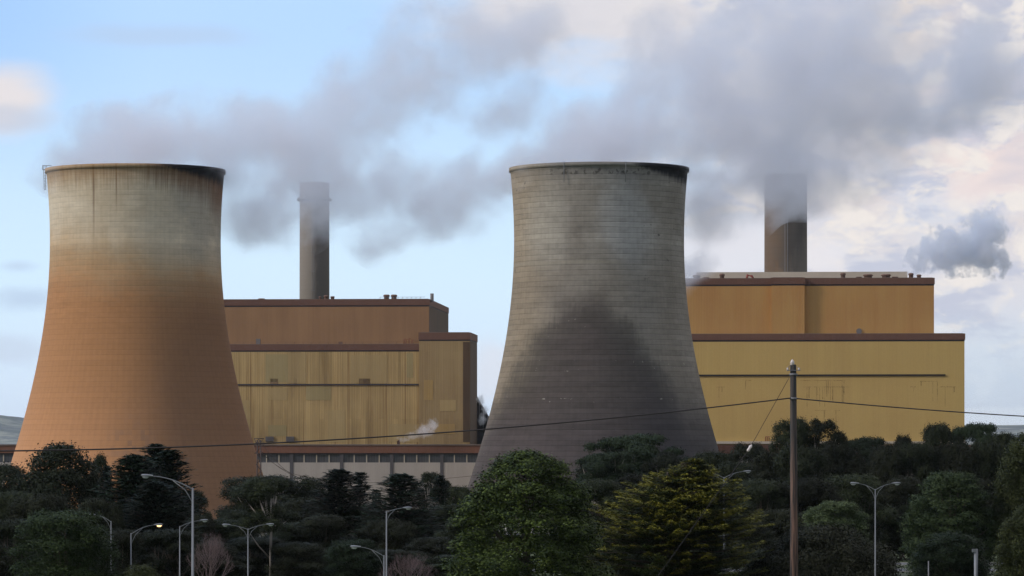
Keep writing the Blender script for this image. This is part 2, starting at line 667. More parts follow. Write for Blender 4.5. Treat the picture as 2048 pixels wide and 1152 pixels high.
        # flaked white repairs
        fl = g.noise(g.comb(th * 26.0, 3.0, z * 1.6), 0.75, 2.0, 0.7).ss(0.69, 0.72)
        reg = (g.noise(g.comb(0.0, 1.0, z), 0.16, 2.0, 0.7)).ss(0.50, 0.62)
        c = g.mix(c, (0.36, 0.33, 0.28), fl * reg * py.ss(600.0, 660.0) * 0.8)
        c = g.mix(c, (0.30, 0.27, 0.21), ((py - 532.0).abs().ss(4.0, 1.5)) * sx.ss(60.0, 0.0) * 0.5)
        lin = 0.16
    # soot where the steam spills over the rim
    ex = (sx - 140.0) / 110.0
    ey = (py - 338.0) / (3.0 + (sx - 60.0).max(0.0) * 0.30)
    soot = ((ex * ex).ss(1.0, 0.0)) * ((ey + (strk - 0.5) * 0.9).ss(1.25, 0.55)) * sx.ss(45.0, 80.0)
    soot = soot.max(((sx - (py - 335.0) * -0.3).ss(150.0, 172.0)) * (py + (strk - 0.5) * 30).ss(368.0, 345.0) * 0.9)
    c = g.mix(c, (0.012, 0.012, 0.015), soot)
    shade = 1.0 - (1.0 - line) * lin + (pan - 0.5) * (0.13 if kind != 'orange' else 0.10) + (jit - 0.5) * (0.42 if kind != 'orange' else 0.13)
    if kind != 'orange':
        shade = shade + (hz - 0.5) * 0.45 + (blotch - 0.5) * 0.5 + (g.noise(g.comb(th * 2.5, 0.0, idx * 3.33), 1.0, 2.0) - 0.5) * 0.55
    shade = shade + (fine - 0.5) * (0.5 if kind != 'orange' else 0.22) + (strk - 0.5) * (0.26 if kind != 'orange' else 0.16) + (ribs - 0.5) * 0.04
    if kind == 'orange':
        shade = shade + (hz - 0.5) * 0.45 * py.ss(700.0, 600.0) + (jit - 0.5) * 0.35 * py.ss(440.0, 500.0) * py.ss(680.0, 600.0)
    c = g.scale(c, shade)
    h = line * 0.6 + fine * 0.3 + ribs * 0.1
    g.surface(c, 0.9, 0.0, g.bump(h, 0.5 if kind != 'orange' else 0.25, 0.12), 0.15)
    return m


def cooling_tower(cx, rim_py, kind, label):
    base = P(cx, 1080, TD)
    zb = base.z
    H = (1080 - rim_py) / F * TD
    t = thing('cooling_tower', base, label, 'cooling tower')
    outer = []
    n = 80
    for i in range(n + 1):
        z = 6.0 + (H - 6.0) * i / n
        py = 1080 - z * F / TD
        outer.append((tower_radius(py), z))
    inner = [(r - 0.55, z) for r, z in reversed(outer)]
    prof = outer[:-1] + [(outer[-1][0], H - 1.2), (outer[-1][0] + 0.35, H - 1.15), (outer[-1][0] + 0.35, H), (outer[-1][0] - 0.6, H)] + inner[1:]
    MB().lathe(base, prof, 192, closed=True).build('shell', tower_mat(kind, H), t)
    r0 = outer[0][0] - 0.3
    cb = MB()
    for k in range(48):
        a0 = 2 * math.pi * k / 48
        for s_ in (-1, 1):
            a1 = a0 + s_ * math.pi / 48
            cb.tube([base + Vector(((r0 + 2.2) * math.sin(a0), -(r0 + 2.2) * math.cos(a0), -0.5)),
                     base + Vector((r0 * math.sin(a1), -r0 * math.cos(a1), 6.1))], 0.4, 6)
    cb.build('base_columns', M_kerb, t)
    MB().lathe(base, [(r0 + 5, -1.5), (r0 + 5, 1.2), (r0 + 4.6, 1.2), (r0 + 4.6, -1.5)], 96, closed=True).build('basin_wall', M_kerb, t)
    rimr = outer[-1][0]
    return t, base, H, rimr


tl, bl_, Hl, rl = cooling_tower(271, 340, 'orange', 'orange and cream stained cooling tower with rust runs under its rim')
trt, br_, Hr, rrr = cooling_tower(1198, 337, 'grey', 'dark grey brown cooling tower with black damp stain up its middle')
# access ladder and cage at the left edge of the orange tower
ladder = MB()
lx = bl_.x - rl - 0.15
for dx in (-0.6, -0.1):
    ladder.tube([(lx + dx, bl_.y - 0.2, bl_.z + Hl - 6), (lx + dx - 0.2, bl_.y - 0.2, bl_.z + Hl + 1.3)], 0.09, 5)
for k in range(8):
    zz = bl_.z + Hl - 6 + k * 0.85
    ladder.tube([(lx - .65, bl_.y - 0.2, zz), (lx, bl_.y - 0.2, zz)], 0.06, 4)
for zz in (0.1, 1.3):
    ladder.tube([(lx - 1.1, bl_.y - 0.5, bl_.z + Hl + zz), (lx + 1.6, bl_.y - 0.5, bl_.z + Hl + zz)], 0.1, 4)
for xx_ in (-1.1, 0.2, 1.6):
    ladder.tube([(lx + xx_, bl_.y - 0.5, bl_.z + Hl), (lx + xx_, bl_.y - 0.5, bl_.z + Hl + 1.3)], 0.09, 4)
ladder.build('access_ladder', M_steel_dark, tl)
for dx in (-72, 48):
    rc = MB()
    a_ = math.asin(dx / 180.0)
    p_ = br_ + Vector(((rrr + 0.45) * math.sin(a_), -(rrr + 0.45) * math.cos(a_), Hr))
    rc.tube([p_ + Vector((0, 0, -6.0)), p_ + Vector((0, 0, 0.2))], 0.09, 4)
    rc.build('lightning_conductor', M_steel, trt)


# ------------------------------------------------------------------ cladding materials
ANG = R(3.8)
UX = Vector((math.cos(ANG), -math.sin(ANG), 0))
VY = Vector((math.sin(ANG), math.cos(ANG), 0))


def cladding(name, c1, c2, corr=0.9, streak=0.5, stain=None, dirt=(0.05, 0.035, 0.02), top=None):
    m, g = material(name)
    x, y, z = g.xyz()
    u = x * math.cos(ANG) - y * math.sin(ANG)
    w = x * math.sin(ANG) + y * math.cos(ANG)
    s1 = g.noise(g.comb((u + w) * 0.9, 0.0, z * 0.012), 1.0, 4.0, 0.65)
    s2 = g.noise(g.comb((u + w) * 0.16, 0.0, z * 0.02), 1.0, 4.0, 0.6)
    big = g.noise(g.comb(u * 0.03, w * 0.03, z * 0.06), 1.0, 3.0, 0.5)
    sheet = g.noise(g.comb((u / 1.8).floor() * 3.3, 0.0, (z / 13.0).floor() * 7.7), 1.0, 0.0)
    c = g.mix(c1, c2, (big * 0.5 + s2 * 0.7 - 0.1).ss(0.30, 0.70))
    if stain:
        c = g.mix(c, stain, s1.ss(0.5, 0.75) * streak)
        c = g.mix(c, stain, s2.ss(0.52, 0.80) * streak * 0.55)
    fine = g.noise(g.vec, 1.6, 4.0, 0.65)
    c = g.scale(c, 1.0 + (s1 - 0.5) * streak + (sheet - 0.5) * 0.16 * streak * 2 + (fine - 0.5) * 0.12)
    r = ((u + w) * (2 * math.pi / corr)).m('SINE')
    c = g.scale(c, 1.0 + r * (0.06 * streak))
    r2 = ((u / 6.0).frac()).ss(0.0, 0.02)
    c = g.scale(c, 0.90 + r2 * 0.10)
    g.surface(c, 0.75, 0.0, g.bump(r * 0.5 + s1 * 0.3, 0.35, 0.05), 0.2)
    return m


M_ochre_old = cladding('weathered_ochre_sheet', (0.48, 0.34, 0.15), (0.36, 0.25, 0.11), 0.9, 1.1, (0.17, 0.10, 0.04))
M_ochre_dark = cladding('weathered_ochre_tower_sheet', (0.35, 0.25, 0.12), (0.28, 0.19, 0.092), 0.9, 0.6, (0.17, 0.11, 0.05))
M_ochre = cladding('ochre_sheet', (0.53, 0.375, 0.135), (0.50, 0.345, 0.125), 0.9, 0.10)
M_ochre_up = cladding('upper_ochre_sheet', (0.43, 0.225, 0.08), (0.48, 0.285, 0.10), 0.9, 0.12)
M_rust_wall = cladding('orange_brown_sheet', (0.265, 0.150, 0.078), (0.33, 0.19, 0.095), 0.9, 0.14)
M_fascia = cladding('brown_fascia', (0.155, 0.082, 0.058), (0.135, 0.072, 0.054), 0.9, 0.15)
M_fascia2 = cladding('red_brown_fascia', (0.19, 0.088, 0.058), (0.16, 0.075, 0.052), 0.9, 0.2)
M_flash = plain('dark_flashing', (0.05, 0.042, 0.045), 0.7)
M_white_wall = cladding('pale_hall_sheet', (0.42, 0.37, 0.335), (0.36, 0.32, 0.29), 0.9, 0.14)
M_patches = [cladding('replaced_sheet_' + n, c1, c2, 0.9, 0.35, (0.2, 0.13, 0.06)) for n, c1, c2 in (
    ('olive', (0.38, 0.30, 0.145), (0.30, 0.235, 0.11)), ('brown', (0.27, 0.18, 0.10), (0.22, 0.14, 0.08)),
    ('amber', (0.40, 0.265, 0.10), (0.34, 0.225, 0.09)), ('tan', (0.43, 0.315, 0.145), (0.35, 0.25, 0.115)))]


class Frame:
    """a building's own axes: u along its front, v into it"""
    def __init__(s, px, D):
        s.o = Vector(((px - 1024) / F * D, D, 0))
        s.D = D

    def u(s, px, v=0.0):
        k = (px - 1024) / F
        o = s.o + VY * v
        return (k * o.y - o.x) / (math.cos(ANG) + k * math.sin(ANG))

    def z(s, py, v=0.0):
        return CZ + (HOR - py) / F * (s.D + v)

    def pt(s, u, v, z):
        q = s.o + UX * u + VY * v
        return Vector((q.x, q.y, z))

    def box(s, mb, u0, u1, v0, v1, z0, z1):
        return mb.box(s.pt(u0, v0, z0), UX * (u1 - u0), VY * (v1 - v0), (0, 0, z1 - z0))

    def pbox(s, mb, x0, x1, y0, y1, v, d):
        """px extents on the plane v, thickness d behind it"""
        return s.box(mb, s.u(x0, v), s.u(x1, v), v, v + d, s.z(y1, v), s.z(y0, v))


def block(fr, par, x0, x1, ytop, v0, v1, zb, wall, wallmat, fasc, fascmat, roofmat=None):
    """wall + proud fascia band + dark flashing + roof deck"""
    u0, u1 = fr.u(x0, v0), fr.u(x1, v0)
    zt = fr.z(ytop, v0)
    zf = fr.z(ytop + fasc, v0)
    m = MB()
    fr.box(m, u0, u1, v0, v1, zb, zf)
    w = m.build('wall', wallmat, par)
    m = MB()
    e = 0.25
    fr.box(m, u0 - e, u1 + e, v0 - e, v1 + e, zf + 0.5, zt)
    m.build('fascia', fascmat, par)
    m = MB()
    fr.box(m, u0 - .05, u1 + .05, v0 - .05, v1 + .05, zf + 0.003, zf + 0.497)
    m.build('flashing', M_flash, par)
    m = MB()
    fr.box(m, u0 + 0.4, u1 - 0.4, v0 + 0.4, v1 - 0.4, zt + 0.003, zt + 0.12)
    m.build('roof_deck', M_roof, par)
    return u0, u1, zt, zf, w


# ------------------------------------------------------------------ left powerhouse
L = Frame(838, 1450)
GB = 3.0
lb = thing('powerhouse', L.pt(L.u(620), 40, GB), 'weathered ochre powerhouse with streaked cladding between the two cooling towers', 'building')
block(L, lb, 250, 840, 688, 0, 45, GB, 'main', M_ochre_old, 15, M_fascia)
block(L, lb, 200, 858, 598, 10, 100, GB + 30, 'upper', M_rust_wall, 15, M_fascia)
block(L, lb, 838.3, 940, 665, -1.6, 34, GB, 'tower', M_ochre_dark, 17, M_fascia)
mb = MB()
L.pbox(mb, 300, 837, 767.5, 770.5, -0.35, 0.33)
mb.build('ledge', M_flash, lb)
for (x0, x1, y0, y1, k) in ((531, 576, 708, 764, 0), (576, 612, 706, 766, 3), (540, 556, 757, 767, 1), (587, 594, 757, 767, 1), (718, 740, 757, 767, 1),
                            (612, 662, 772, 800, 0), (535, 575, 776, 800, 3), (813, 826, 706, 755, 0), (848, 866, 760, 800, 2), (880, 912, 800, 822, 3),
                            (536, 573, 850, 872, 0), (777, 838, 848, 884, 3), (840, 910, 848, 868, 2), (700, 775, 710, 766, 3), (655, 690, 820, 884, 3), (470, 500, 800, 884, 3)):
    v = -1.68 if x0 >= 838 else -0.07
    mb = MB()
    L.pbox(mb, x0, x1, y0, y1, v, 0.065)
    mb.build('cladding_panel', M_patches[k], lb)
M_brown_side_shade = cladding('brown_and_side_shade_sheet', (0.10, 0.062, 0.036), (0.075, 0.05, 0.032), 0.9, 0.3, (0.05, 0.035, 0.02))  # brown of the front strip, also painted shade for the side walls
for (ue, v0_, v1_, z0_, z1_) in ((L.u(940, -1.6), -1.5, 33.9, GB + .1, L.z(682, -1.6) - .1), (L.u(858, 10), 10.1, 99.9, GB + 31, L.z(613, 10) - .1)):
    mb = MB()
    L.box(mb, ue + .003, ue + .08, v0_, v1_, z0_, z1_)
    mb.build('side_shade_sheet', M_brown_side_shade, lb)  # dark sheet carries the shade of the right-facing wall
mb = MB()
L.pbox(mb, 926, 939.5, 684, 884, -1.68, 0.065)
mb.build('cladding_panel', M_brown_side_shade, lb)
for x0, x1 in ((531, 547), (572, 588)):
    mb = MB()
    L.pbox(mb, x0, x1, 873, 883, -0.5, 0.42)
    for k in range(5):
        L.pbox(mb, x0, x1, 873 + 2 * k, 873.8 + 2 * k, -0.62, 0.11)
    mb.build('louvre', M_greybox, lb)


def drum(fr, par, px, py_top, py_bot, w, v, mat, name='roof_vent', cap=True):
    mb = MB()
    u = fr.u(px, v)
    c_ = fr.pt(u, v, fr.z(py_bot, v))
    h = fr.z(py_top, v) - fr.z(py_bot, v)
    r = w / 2 / F * (fr.D + v)
    prof = [(r * 0.82, 0), (r * 0.82, h * 0.6), (r, h * 0.62), (r, h * 0.85), (r * 0.7, h), (0.01, h)] if cap else [(r, 0), (r, h), (r * .8, h), (r * .8, h - .1), (0.01, h - .1)]
    mb.lathe(c_, prof, 20)
    return mb.build(name, mat, par)


for px, w in ((773, 13), (788, 13)):
    drum(L, lb, px, 589, 599, w, 16, M_rustvent)
drum(L, lb, 864, 587, 604, 7, 14, M_greybox, 'roof_stack', False)
drum(L, lb, 652, 590, 599, 9, 18, M_rustvent)
drum(L, lb, 665, 592, 599, 9, 18, M_rustvent)
drum(L, lb, 640, 592, 599, 5, 18, M_rustvent)
drum(L, lb, 523, 596, 600, 14, 16, M_rustvent)
mb = MB()
for px in range(760, 846, 9):
    u = L.u(px, 14)
    mb.tube([L.pt(u, 14, L.z(599, 14)), L.pt(u, 14, L.z(593.5, 14))], 0.07, 4)
mb.tube([L.pt(L.u(760, 14), 14, L.z(594, 14)), L.pt(L.u(850, 14), 14, L.z(594, 14))], 0.06, 4)
mb.build('roof_railing', M_steel_dark, lb)
mb = MB()
L.pbox(mb, 512, 520, 677, 688.5, 3, 2)
mb.build('ledge_box', M_greybox, lb)
mb = MB()
for px, y0 in ((808, 678), (812, 679), (818, 677), (824, 680)):
    u = L.u(px, 4)
    mb.tube([L.pt(u, 4, L.z(689, 4)), L.pt(u, 4, L.z(y0, 4)), L.pt(u + 0.6, 4, L.z(y0, 4))], 0.13, 5)
mb.build('ledge_pipes', M_redpipe, lb)
mb = MB()
for px in range(470, 838, 17):
    u = L.u(px, 0.3)
    mb.tube([L.pt(u, 0.3, L.z(688.5)), L.pt(u, 0.3, L.z(683.5))], 0.05, 4)
mb.tube([L.pt(L.u(470, .3), 0.3, L.z(683.7)), L.pt(L.u(836, .3), 0.3, L.z(683.7))], 0.035, 4)
mb.build('ledge_railing', M_rustvent, lb)
mb = MB()
L.pbox(mb, 677, 684, 683, 689, 2, 1.5)
mb.build('ledge_lamp_box', M_rustvent, lb)

# dark coal conveyor running up behind the stair block
cg = thing('conveyor_gallery', L.pt(L.u(950, 20), 40, GB), 'black sloping conveyor gallery in the gap beside the dark cooling tower', 'conveyor')
mb = MB()
p = [L.pt(L.u(945, 36), 36, L.z(782, 36)), L.pt(L.u(978, 36), 36, L.z(838, 36)), L.pt(L.u(1010, 36), 36, L.z(898, 36)), L.pt(L.u(1010, 36), 36, GB), L.pt(L.u(945, 36), 36, GB)]
q = [a_ + VY * 9 for a_ in p]
mb.poly(p + q, [(4, 3, 2, 1, 0), (5, 6, 7, 8, 9), (0, 1, 6, 5), (1, 2, 7, 6), (2, 3, 8, 7), (3, 4, 9, 8), (4, 0, 5, 9)])
mb.build('housing', M_black, cg)
mb = MB()
for k in range(4):
    a_ = p[0].lerp(p[1], 0.15 + k * 0.25)
    mb.tube([a_ + Vector((0, -0.3, 0.3)), a_ + Vector((0, -0.3, -9))], 0.16, 4)
mb.tube([p[0] + Vector((0, -0.3, 0.4)), p[1] + Vector((0, -0.3, 0.4)), p[2] + Vector((0, -0.3, 0.4))], 0.22, 5)
mb.build('truss', M_steel_dark, cg)

# ------------------------------------------------------------------ turbine hall (low, in front)
T = Frame(620, 1372)
th_ = thing('turbine_hall', T.pt(T.u(620), 20, GB), 'long low hall with brown roof edge, ribbon windows and pale walls', 'building')
x0, x1 = -260, 1010
zt, zf = T.z(891), T.z(908)
mb = MB(); T.box(mb, T.u(x0), T.u(x1), 0.0, 60, zf + 0.35, zt); mb.build('fascia', M_fascia2, th_)
mb = MB(); T.box(mb, T.u(x0), T.u(x1), -0.3, 60.3, zt + 0.003, zt + 0.45); mb.build('roof_edge', plain('grey_roof_sheet', (0.17, 0.13, 0.115), .7), th_)
mb = MB(); T.box(mb, T.u(x0), T.u(x1), 0.3, 60, zf - 0.2, zf + 0.347); mb.build('soffit', M_flash, th_)
zw = T.z(925)
mb = MB(); T.box(mb, T.u(x0), T.u(x1), 0.9, 59, zw + 0.003, zf - 0.203)
def glass_mat():
    m, g = material('dusty_ribbed_glass')
    x, y, z = g.xyz()
    u = x * math.cos(ANG) - y * math.sin(ANG)
    a = ((u / 0.92).frac()).ss(0.0, 0.12)
    n = g.noise(g.comb((u / 0.92).floor() * 3.1, 0.0, 0.0), 1.0, 0.0)
    c = g.mix((0.14, 0.13, 0.13), (0.06, 0.062, 0.068), a)
    g.surface(g.scale(c, 0.55 + n * 0.9), 0.35, 0, None, .5)
    return m


M_glass = glass_mat()
mb.build('window_band', M_glass, th_)
mb = MB(); T.box(mb, T.u(x0), T.u(x1), 0.5, 58, GB, zw); mb.build('wall', M_white_wall, th_)
mb = MB()
mb2 = MB()
px = 583.0
pillars = []
k = -9
while 583 + k * 100.2 < x1:
    pp = 583 + k * 100.2
    if pp > x0:
        pillars.append(pp)
    k += 1
for pp in pillars:
    mb = MB(); T.pbox(mb, pp - 3.4, pp + 3.4, 908, 1060, 0.32, 0.65)
    mb.build('pillar', plain('dark_pillar', (0.085, 0.078, 0.085), .7) if pp == pillars[0] else bpy.data.materials['dark_pillar'], th_)
    for j in range(1, 4):
        mb2 = MB()
        T.pbox(mb2, pp + j * 25.05 - 0.9, pp + j * 25.05 + 0.9, 909.5, 925.5, 0.6, 0.28)
        mb2.build('mullion', M_cream, th_)
vt = MB()
u = T.u(797, 2)
vt.tube([T.pt(u, 2, zt), T.pt(u, 2, T.z(882, 2)), T.pt(u - 0.15, 2, T.z(881, 2))], [0.55, 0.55, 0.75], 12)
vt.build('vent_pipe', M_rustvent, th_)

# ------------------------------------------------------------------ right powerhouse
Q = Frame(1868, 1270)
rb = thing('powerhouse', Q.pt(Q.u(1650), 40, GB), 'clean ochre powerhouse with brown roof bands at the right', 'building')
block(Q, rb, 1150, 1929, 667, 0, 50, GB, 'main', M_ochre, 15.5, M_fascia)
block(Q, rb, 1150, 1868, 555.5, 9, 80, GB + 30, 'upper', M_ochre_up, 15.5, M_fascia)
block(Q, rb, 1543, 1609, 554.2, 6.6, 9.3 - .3, GB + 38.2, 'bay', M_ochre_up, 16, M_fascia)
mb = MB()
Q.pbox(mb, 1393, 1815, 543, 560, 26, 22)
mb.build('roof_monitor', M_cream, rb)
mb = MB()
Q.pbox(mb, 1300, 1891, 748.5, 751.5, -0.4, 0.38)
mb.build('ledge', M_black, rb)
mb = MB()
Q.pbox(mb, 1300, 1931, 882.5, 887.5, -1.1, 1.05)
mb.build('base_trim', M_cream, rb)
for px, a, b, w in ((1393, 548, 558, 16), (1412, 553, 558, 14), (1444, 546, 558, 11), (1686, 545, 557, 11), (1718, 553, 557, 13), (1736, 548, 557, 20), (1772, 548, 557, 20), (1790, 553, 557, 13), (1822, 546, 557, 11), (1838, 549, 557, 10)):
    drum(Q, rb, px, a, b, w, 14, M_rustvent, 'roof_vent')
mb = MB()
u = Q.u(1500, 12)
mb.tube([Q.pt(u - 1, 12, Q.z(556, 12)), Q.pt(u - .9, 12, Q.z(549, 12)), Q.pt(u + 0.6, 12, Q.z(551, 12)), Q.pt(u + 1.2, 12, Q.z(556, 12))], [.45, .5, .45, .3], 8)
mb.build('roof_duct', M_redpipe, rb)
mb = MB()
c_ = Q.pt(Q.u(1718, 8.9), 8.85, Q.z(662, 9))
mb.tube([c_, c_ - VY * 0.35], 0.95, 18)
mb.build('wall_fan', M_greybox, rb)
# rust weeping from girt lines (real stains with their own outline) as shallow angle brackets
rs = plain('rust_bracket', (0.17, 0.085, 0.035), 0.9, 0, .4, 1.5)
rnd = random.Random(3)
def stain_mat():
    m, g = material('rust_weep')
    x, y, z = g.xyz()
    n = g.noise(g.comb(x * 3.0, y * 3.0, z * 0.25), 1.0, 4.0, 0.6)
    n2_ = g.noise(g.vec, 0.8, 4.0, 0.6)
    p = g.node('ShaderNodeBsdfPrincipled')
    p.inputs['Base Color'].default_value = (0.19, 0.10, 0.04, 1)
    p.inputs['Roughness'].default_value = 0.9
    tr = g.node('ShaderNodeBsdfTransparent')
    mx = g.node('ShaderNodeMixShader')
    g.link((n * 0.6 + n2_ * 0.5).ss(0.40, 0.78) * 0.24, mx.inputs[0])
    g.link(tr.outputs[0], mx.inputs[1]); g.link(p.outputs[0], mx.inputs[2])
    o = g.node('ShaderNodeOutputMaterial'); g.link(mx.outputs[0], o.inputs[0])
    return m
M_weep = stain_mat()
for (x0, x1, y0) in ((1433, 1450, 773), (1490, 1503, 760), (1628, 1698, 773), (1605, 1622, 773), (1630, 1652, 820), (1668, 1680, 820), (1600, 1690, 760), (1820, 1832, 773), (1880, 1912, 773), (1840, 1875, 762)):
    mb = MB()
    Q.pbox(mb, x0, x1, y0, y0 + 1.3, -0.05, 0.045)
    for k in range(int((x1 - x0) / 14) + 1):
        xx_ = rnd.uniform(x0, x1)
        Q.pbox(mb, xx_, xx_ + rnd.uniform(0.6, 2.2), y0 + 1.4, y0 + rnd.uniform(8, 45), -0.05, 0.045)
    mb.build('rust_streak', M_weep, rb)
mb = MB()
for px in (1531, 1534.5, 1538):
    u = Q.u(px, -0.8)
    mb.tube([Q.pt(u, -0.8, Q.z(888)), Q.pt(u, -0.8, Q.z(873)), Q.pt(u + .5, -0.8, Q.z(873))], 0.14, 5)
mb.build('red_pipes', M_redpipe, rb)
# low hall under it
T2 = Frame(1700, 1215)
h2 = thing('low_hall', T2.pt(T2.u(1700), 20, GB), 'low brown roofed hall along the foot of the clean ochre powerhouse', 'building')
mb = MB(); T2.box(mb, T2.u(1180), T2.u(1960), 0, 45, T2.z(907), T2.z(890)); mb.build('fascia', M_fascia2, h2)
mb = MB(); T2.box(mb, T2.u(1180), T2.u(1960), 0.8, 44, T2.z(923), T2.z(907) - .003); mb.build('window_band', M_glass, h2)
mb = MB(); T2.box(mb, T2.u(1180), T2.u(1960), 0.5, 44, GB, T2.z(923) - .003); mb.build('wall', M_white_wall, h2)
for k in range(32):
    pp = 1180 + k * 25
    mb = MB()
    T2.pbox(mb, pp - 0.9, pp + 0.9, 908, 923, 0.5, 0.28)
    mb.build('mullion', M_cream, h2)


# ------------------------------------------------------------------ chimneys
def chimney_mat(kind):
    m, g = material('chimney_concrete_' + kind)
    x, y, z = g.xyz()
    th = x.m('ARCTAN2', -y)
    n = g.noise(g.comb(th * 6.0, 0.0, z * 0.12), 1.0, 4.0, 0.6)
    b = g.noise(g.vec, 0.08, 4.0, 0.6)
    ring = ((z / 2.4).frac()).ss(0.0, 0.08)
    c = g.mix((0.24, 0.205, 0.165), (0.18, 0.155, 0.13), n)
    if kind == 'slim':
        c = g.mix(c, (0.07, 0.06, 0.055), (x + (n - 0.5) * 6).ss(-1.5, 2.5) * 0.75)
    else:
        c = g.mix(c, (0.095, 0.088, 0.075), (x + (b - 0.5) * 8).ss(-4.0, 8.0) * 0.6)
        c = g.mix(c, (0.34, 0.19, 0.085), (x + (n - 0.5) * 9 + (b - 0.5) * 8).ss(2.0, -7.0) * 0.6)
        c = g.mix(c, (0.03, 0.03, 0.03), (z + n * 16 + x * -1.5).ss(92.0, 112.0) * 0.6)
    g.surface(g.scale(c, 0.9 + ring * 0.12 + (n - 0.5) * 0.2), 0.9, 0, g.bump(ring, 0.4, .1), 0.15)
    return m


def chimney(px, w, D, top_py, kind, label, plat=None):
    b = P(px, 900, D); b.z = GB
    t = thing('chimney', b, label, 'chimney')
    H = CZ + (HOR - top_py) / F * D - GB
    r = w / 2 / F * D
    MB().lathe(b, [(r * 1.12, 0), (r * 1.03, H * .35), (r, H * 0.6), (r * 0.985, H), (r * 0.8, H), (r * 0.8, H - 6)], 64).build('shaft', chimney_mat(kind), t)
    if plat:
        z = CZ + (HOR - plat) / F * D - GB
        MB().lathe(b, [(r * .98, z), (r * 1.14, z), (r * 1.14, z + .4), (r * 1.16, z + .4), (r * 1.16, z + 1.5), (r * 1.13, z + 1.5), (r * 1.12, z + .5), (r * .98, z + .5)], 48).build('gallery', M_steel_dark, t)
    m_ = MB()
    for dx in (-0.5, 0.5):
        m_.tube([b + Vector((dx - r * .05, -r * 1.2, 0)), b + Vector((dx - r * .05, -r * 1.05, H * .6)), b + Vector((dx - r * .05, -r * 1.03, H - 2))], 0.1, 4)
    for k in range(12 if plat else 0):
        z = H * 0.3 + k * H * 0.06
        m_.box(b + Vector((-1.2 - r * .05, -r * 1.12 - 0.6, z)), (2.2, 0, 0), (0, 0.9, 0), (0, 0, 0.15))
    m_.build('ladder', M_steel_dark, t)
    return t


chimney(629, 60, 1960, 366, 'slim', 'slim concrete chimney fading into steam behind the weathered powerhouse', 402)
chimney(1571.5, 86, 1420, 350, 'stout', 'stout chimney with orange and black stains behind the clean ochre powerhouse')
# ------------------------------------------------------------------ steam
def plume(name, D, blobs, dens, colr, label, nscale=0.026, loc_px=(0, 0), edge=(-0.20, 1.35), amp=3.0, step=1.0, hull=1.25, vox=3.0, warp=0.0, turb=1.0, aniso=0.6, absorb=0.5):
    """blobs: (px, py, rx, ry, depth_offset, rdepth/ry)"""
    org = P(loc_px[0], loc_px[1], D)
    k = D / F
    E = []
    for (px, py, rx, ry, dy, rd, *off) in blobs:
        c_ = P(px, py, D) - org
        E.append((c_.x, dy, c_.z, rx * k, ry * k * rd, ry * k, off[0] if off else 0.0))
    import bmesh
    bm = bmesh.new()
    for (x, y, z, a, b, c_, of) in E:
        bmesh.ops.create_icosphere(bm, subdivisions=3, radius=1.0,
                                   matrix=Matrix.Translation((x, y, z)) @ Matrix.Diagonal((a * hull, b * hull, c_ * hull, 1)))
    me = bpy.data.meshes.new(name)
    bm.to_mesh(me)
    bm.free()
    o = bpy.data.objects.new(name, me)
    COL.objects.link(o)
    o.location = org
    md = o.modifiers.new('union', 'REMESH')
    md.mode = 'VOXEL'
    md.voxel_size = vox
    tag(o, label, 'steam')
    m, g = material(name + '_vapour')
    X, Y, Z = g.xyz()
    n = g.noise(g.vec, nscale * 2.1, 6.0, 0.68, warp)
    wn = g.node('ShaderNodeTexNoise')
    g.link(g.vec, wn.inputs['Vector'])
    wn.inputs['Scale'].default_value = nscale
    wn.inputs['Detail'].default_value = 3.0
    wn.inputs['Roughness'].default_value = 0.6
    ws = g.node('ShaderNodeSeparateColor')
    g.link(wn.outputs['Color'], ws.inputs[0])
    wa = 1.35 / nscale * turb
    X = X + (S(g.t, ws.outputs[0]) - 0.5) * wa
    Y = Y + (S(g.t, ws.outputs[1]) - 0.5) * wa
    Z = Z + (S(g.t, ws.outputs[2]) - 0.5) * wa
    best = None
    for (x, y, z, a, b, c_, of) in E:
        dx, dy, dz = (X - x) * (1 / a), (Y - y) * (1 / b), (Z - z) * (1 / c_)
        d = dx.m('MULTIPLY_ADD', dx, dy.m('MULTIPLY_ADD', dy, dz * dz)).m('SQRT')
        if of:
            d = d + of
        best = d if best is None else best.m('SMOOTH_MIN', d, 0.5)
    q = (1.0 - best) * 1.5
    dn = (q + (n - 0.5) * amp).ss(edge[0], edge[1])
    v = g.node('ShaderNodeVolumePrincipled')
    v.inputs['Color'].default_value = (*colr, 1)
    v.inputs['Anisotropy'].default_value = aniso
    v.inputs['Absorption Color'].default_value = (0, 0, 0, 1)
    g.link(dn * dens, v.inputs['Density'])
    out = g.node('ShaderNodeOutputMaterial')
    g.link(v.outputs[0], out.inputs['Volume'])
    m.cycles.volume_step_rate = step
    o.data.materials.append(m)
    return o


STEAM = (0.962, 0.967, 0.998)
plume('steam_plume', 1150, [
    (200, 345, 135, 55, 0, 3.0), (258, 295, 165, 78, 0, 2.2), (360, 270, 165, 105, 0, 1.5), (470, 265, 160, 115, 0, 1.2),
    (430, 360, 90, 65, 10, 1.2), (590, 265, 160, 120, 10, 1.1), (640, 340, 150, 95, 0, 1.0), (530, 405, 135, 105, 10, 1.0, 0.18),
    (710, 210, 150, 115, 15, 1.0), (820, 130, 150, 110, 20, 1.0), (930, 60, 165, 105, 20, 1.0), (1080, 40, 170, 90, 25, 1.0),
    (770, 360, 120, 80, 15, 1.0), (850, 430, 165, 105, 20, 1.0, 0.12), (960, 370, 130, 75, 20, 1.0), (1010, 190, 170, 85, 30, 1.0, 0.2), (634, 352, 105, 72, 0, 1.6)],
    0.11, STEAM, 'grey steam drifting right from the orange cooling tower', loc_px=(271, 340), step=0.34)
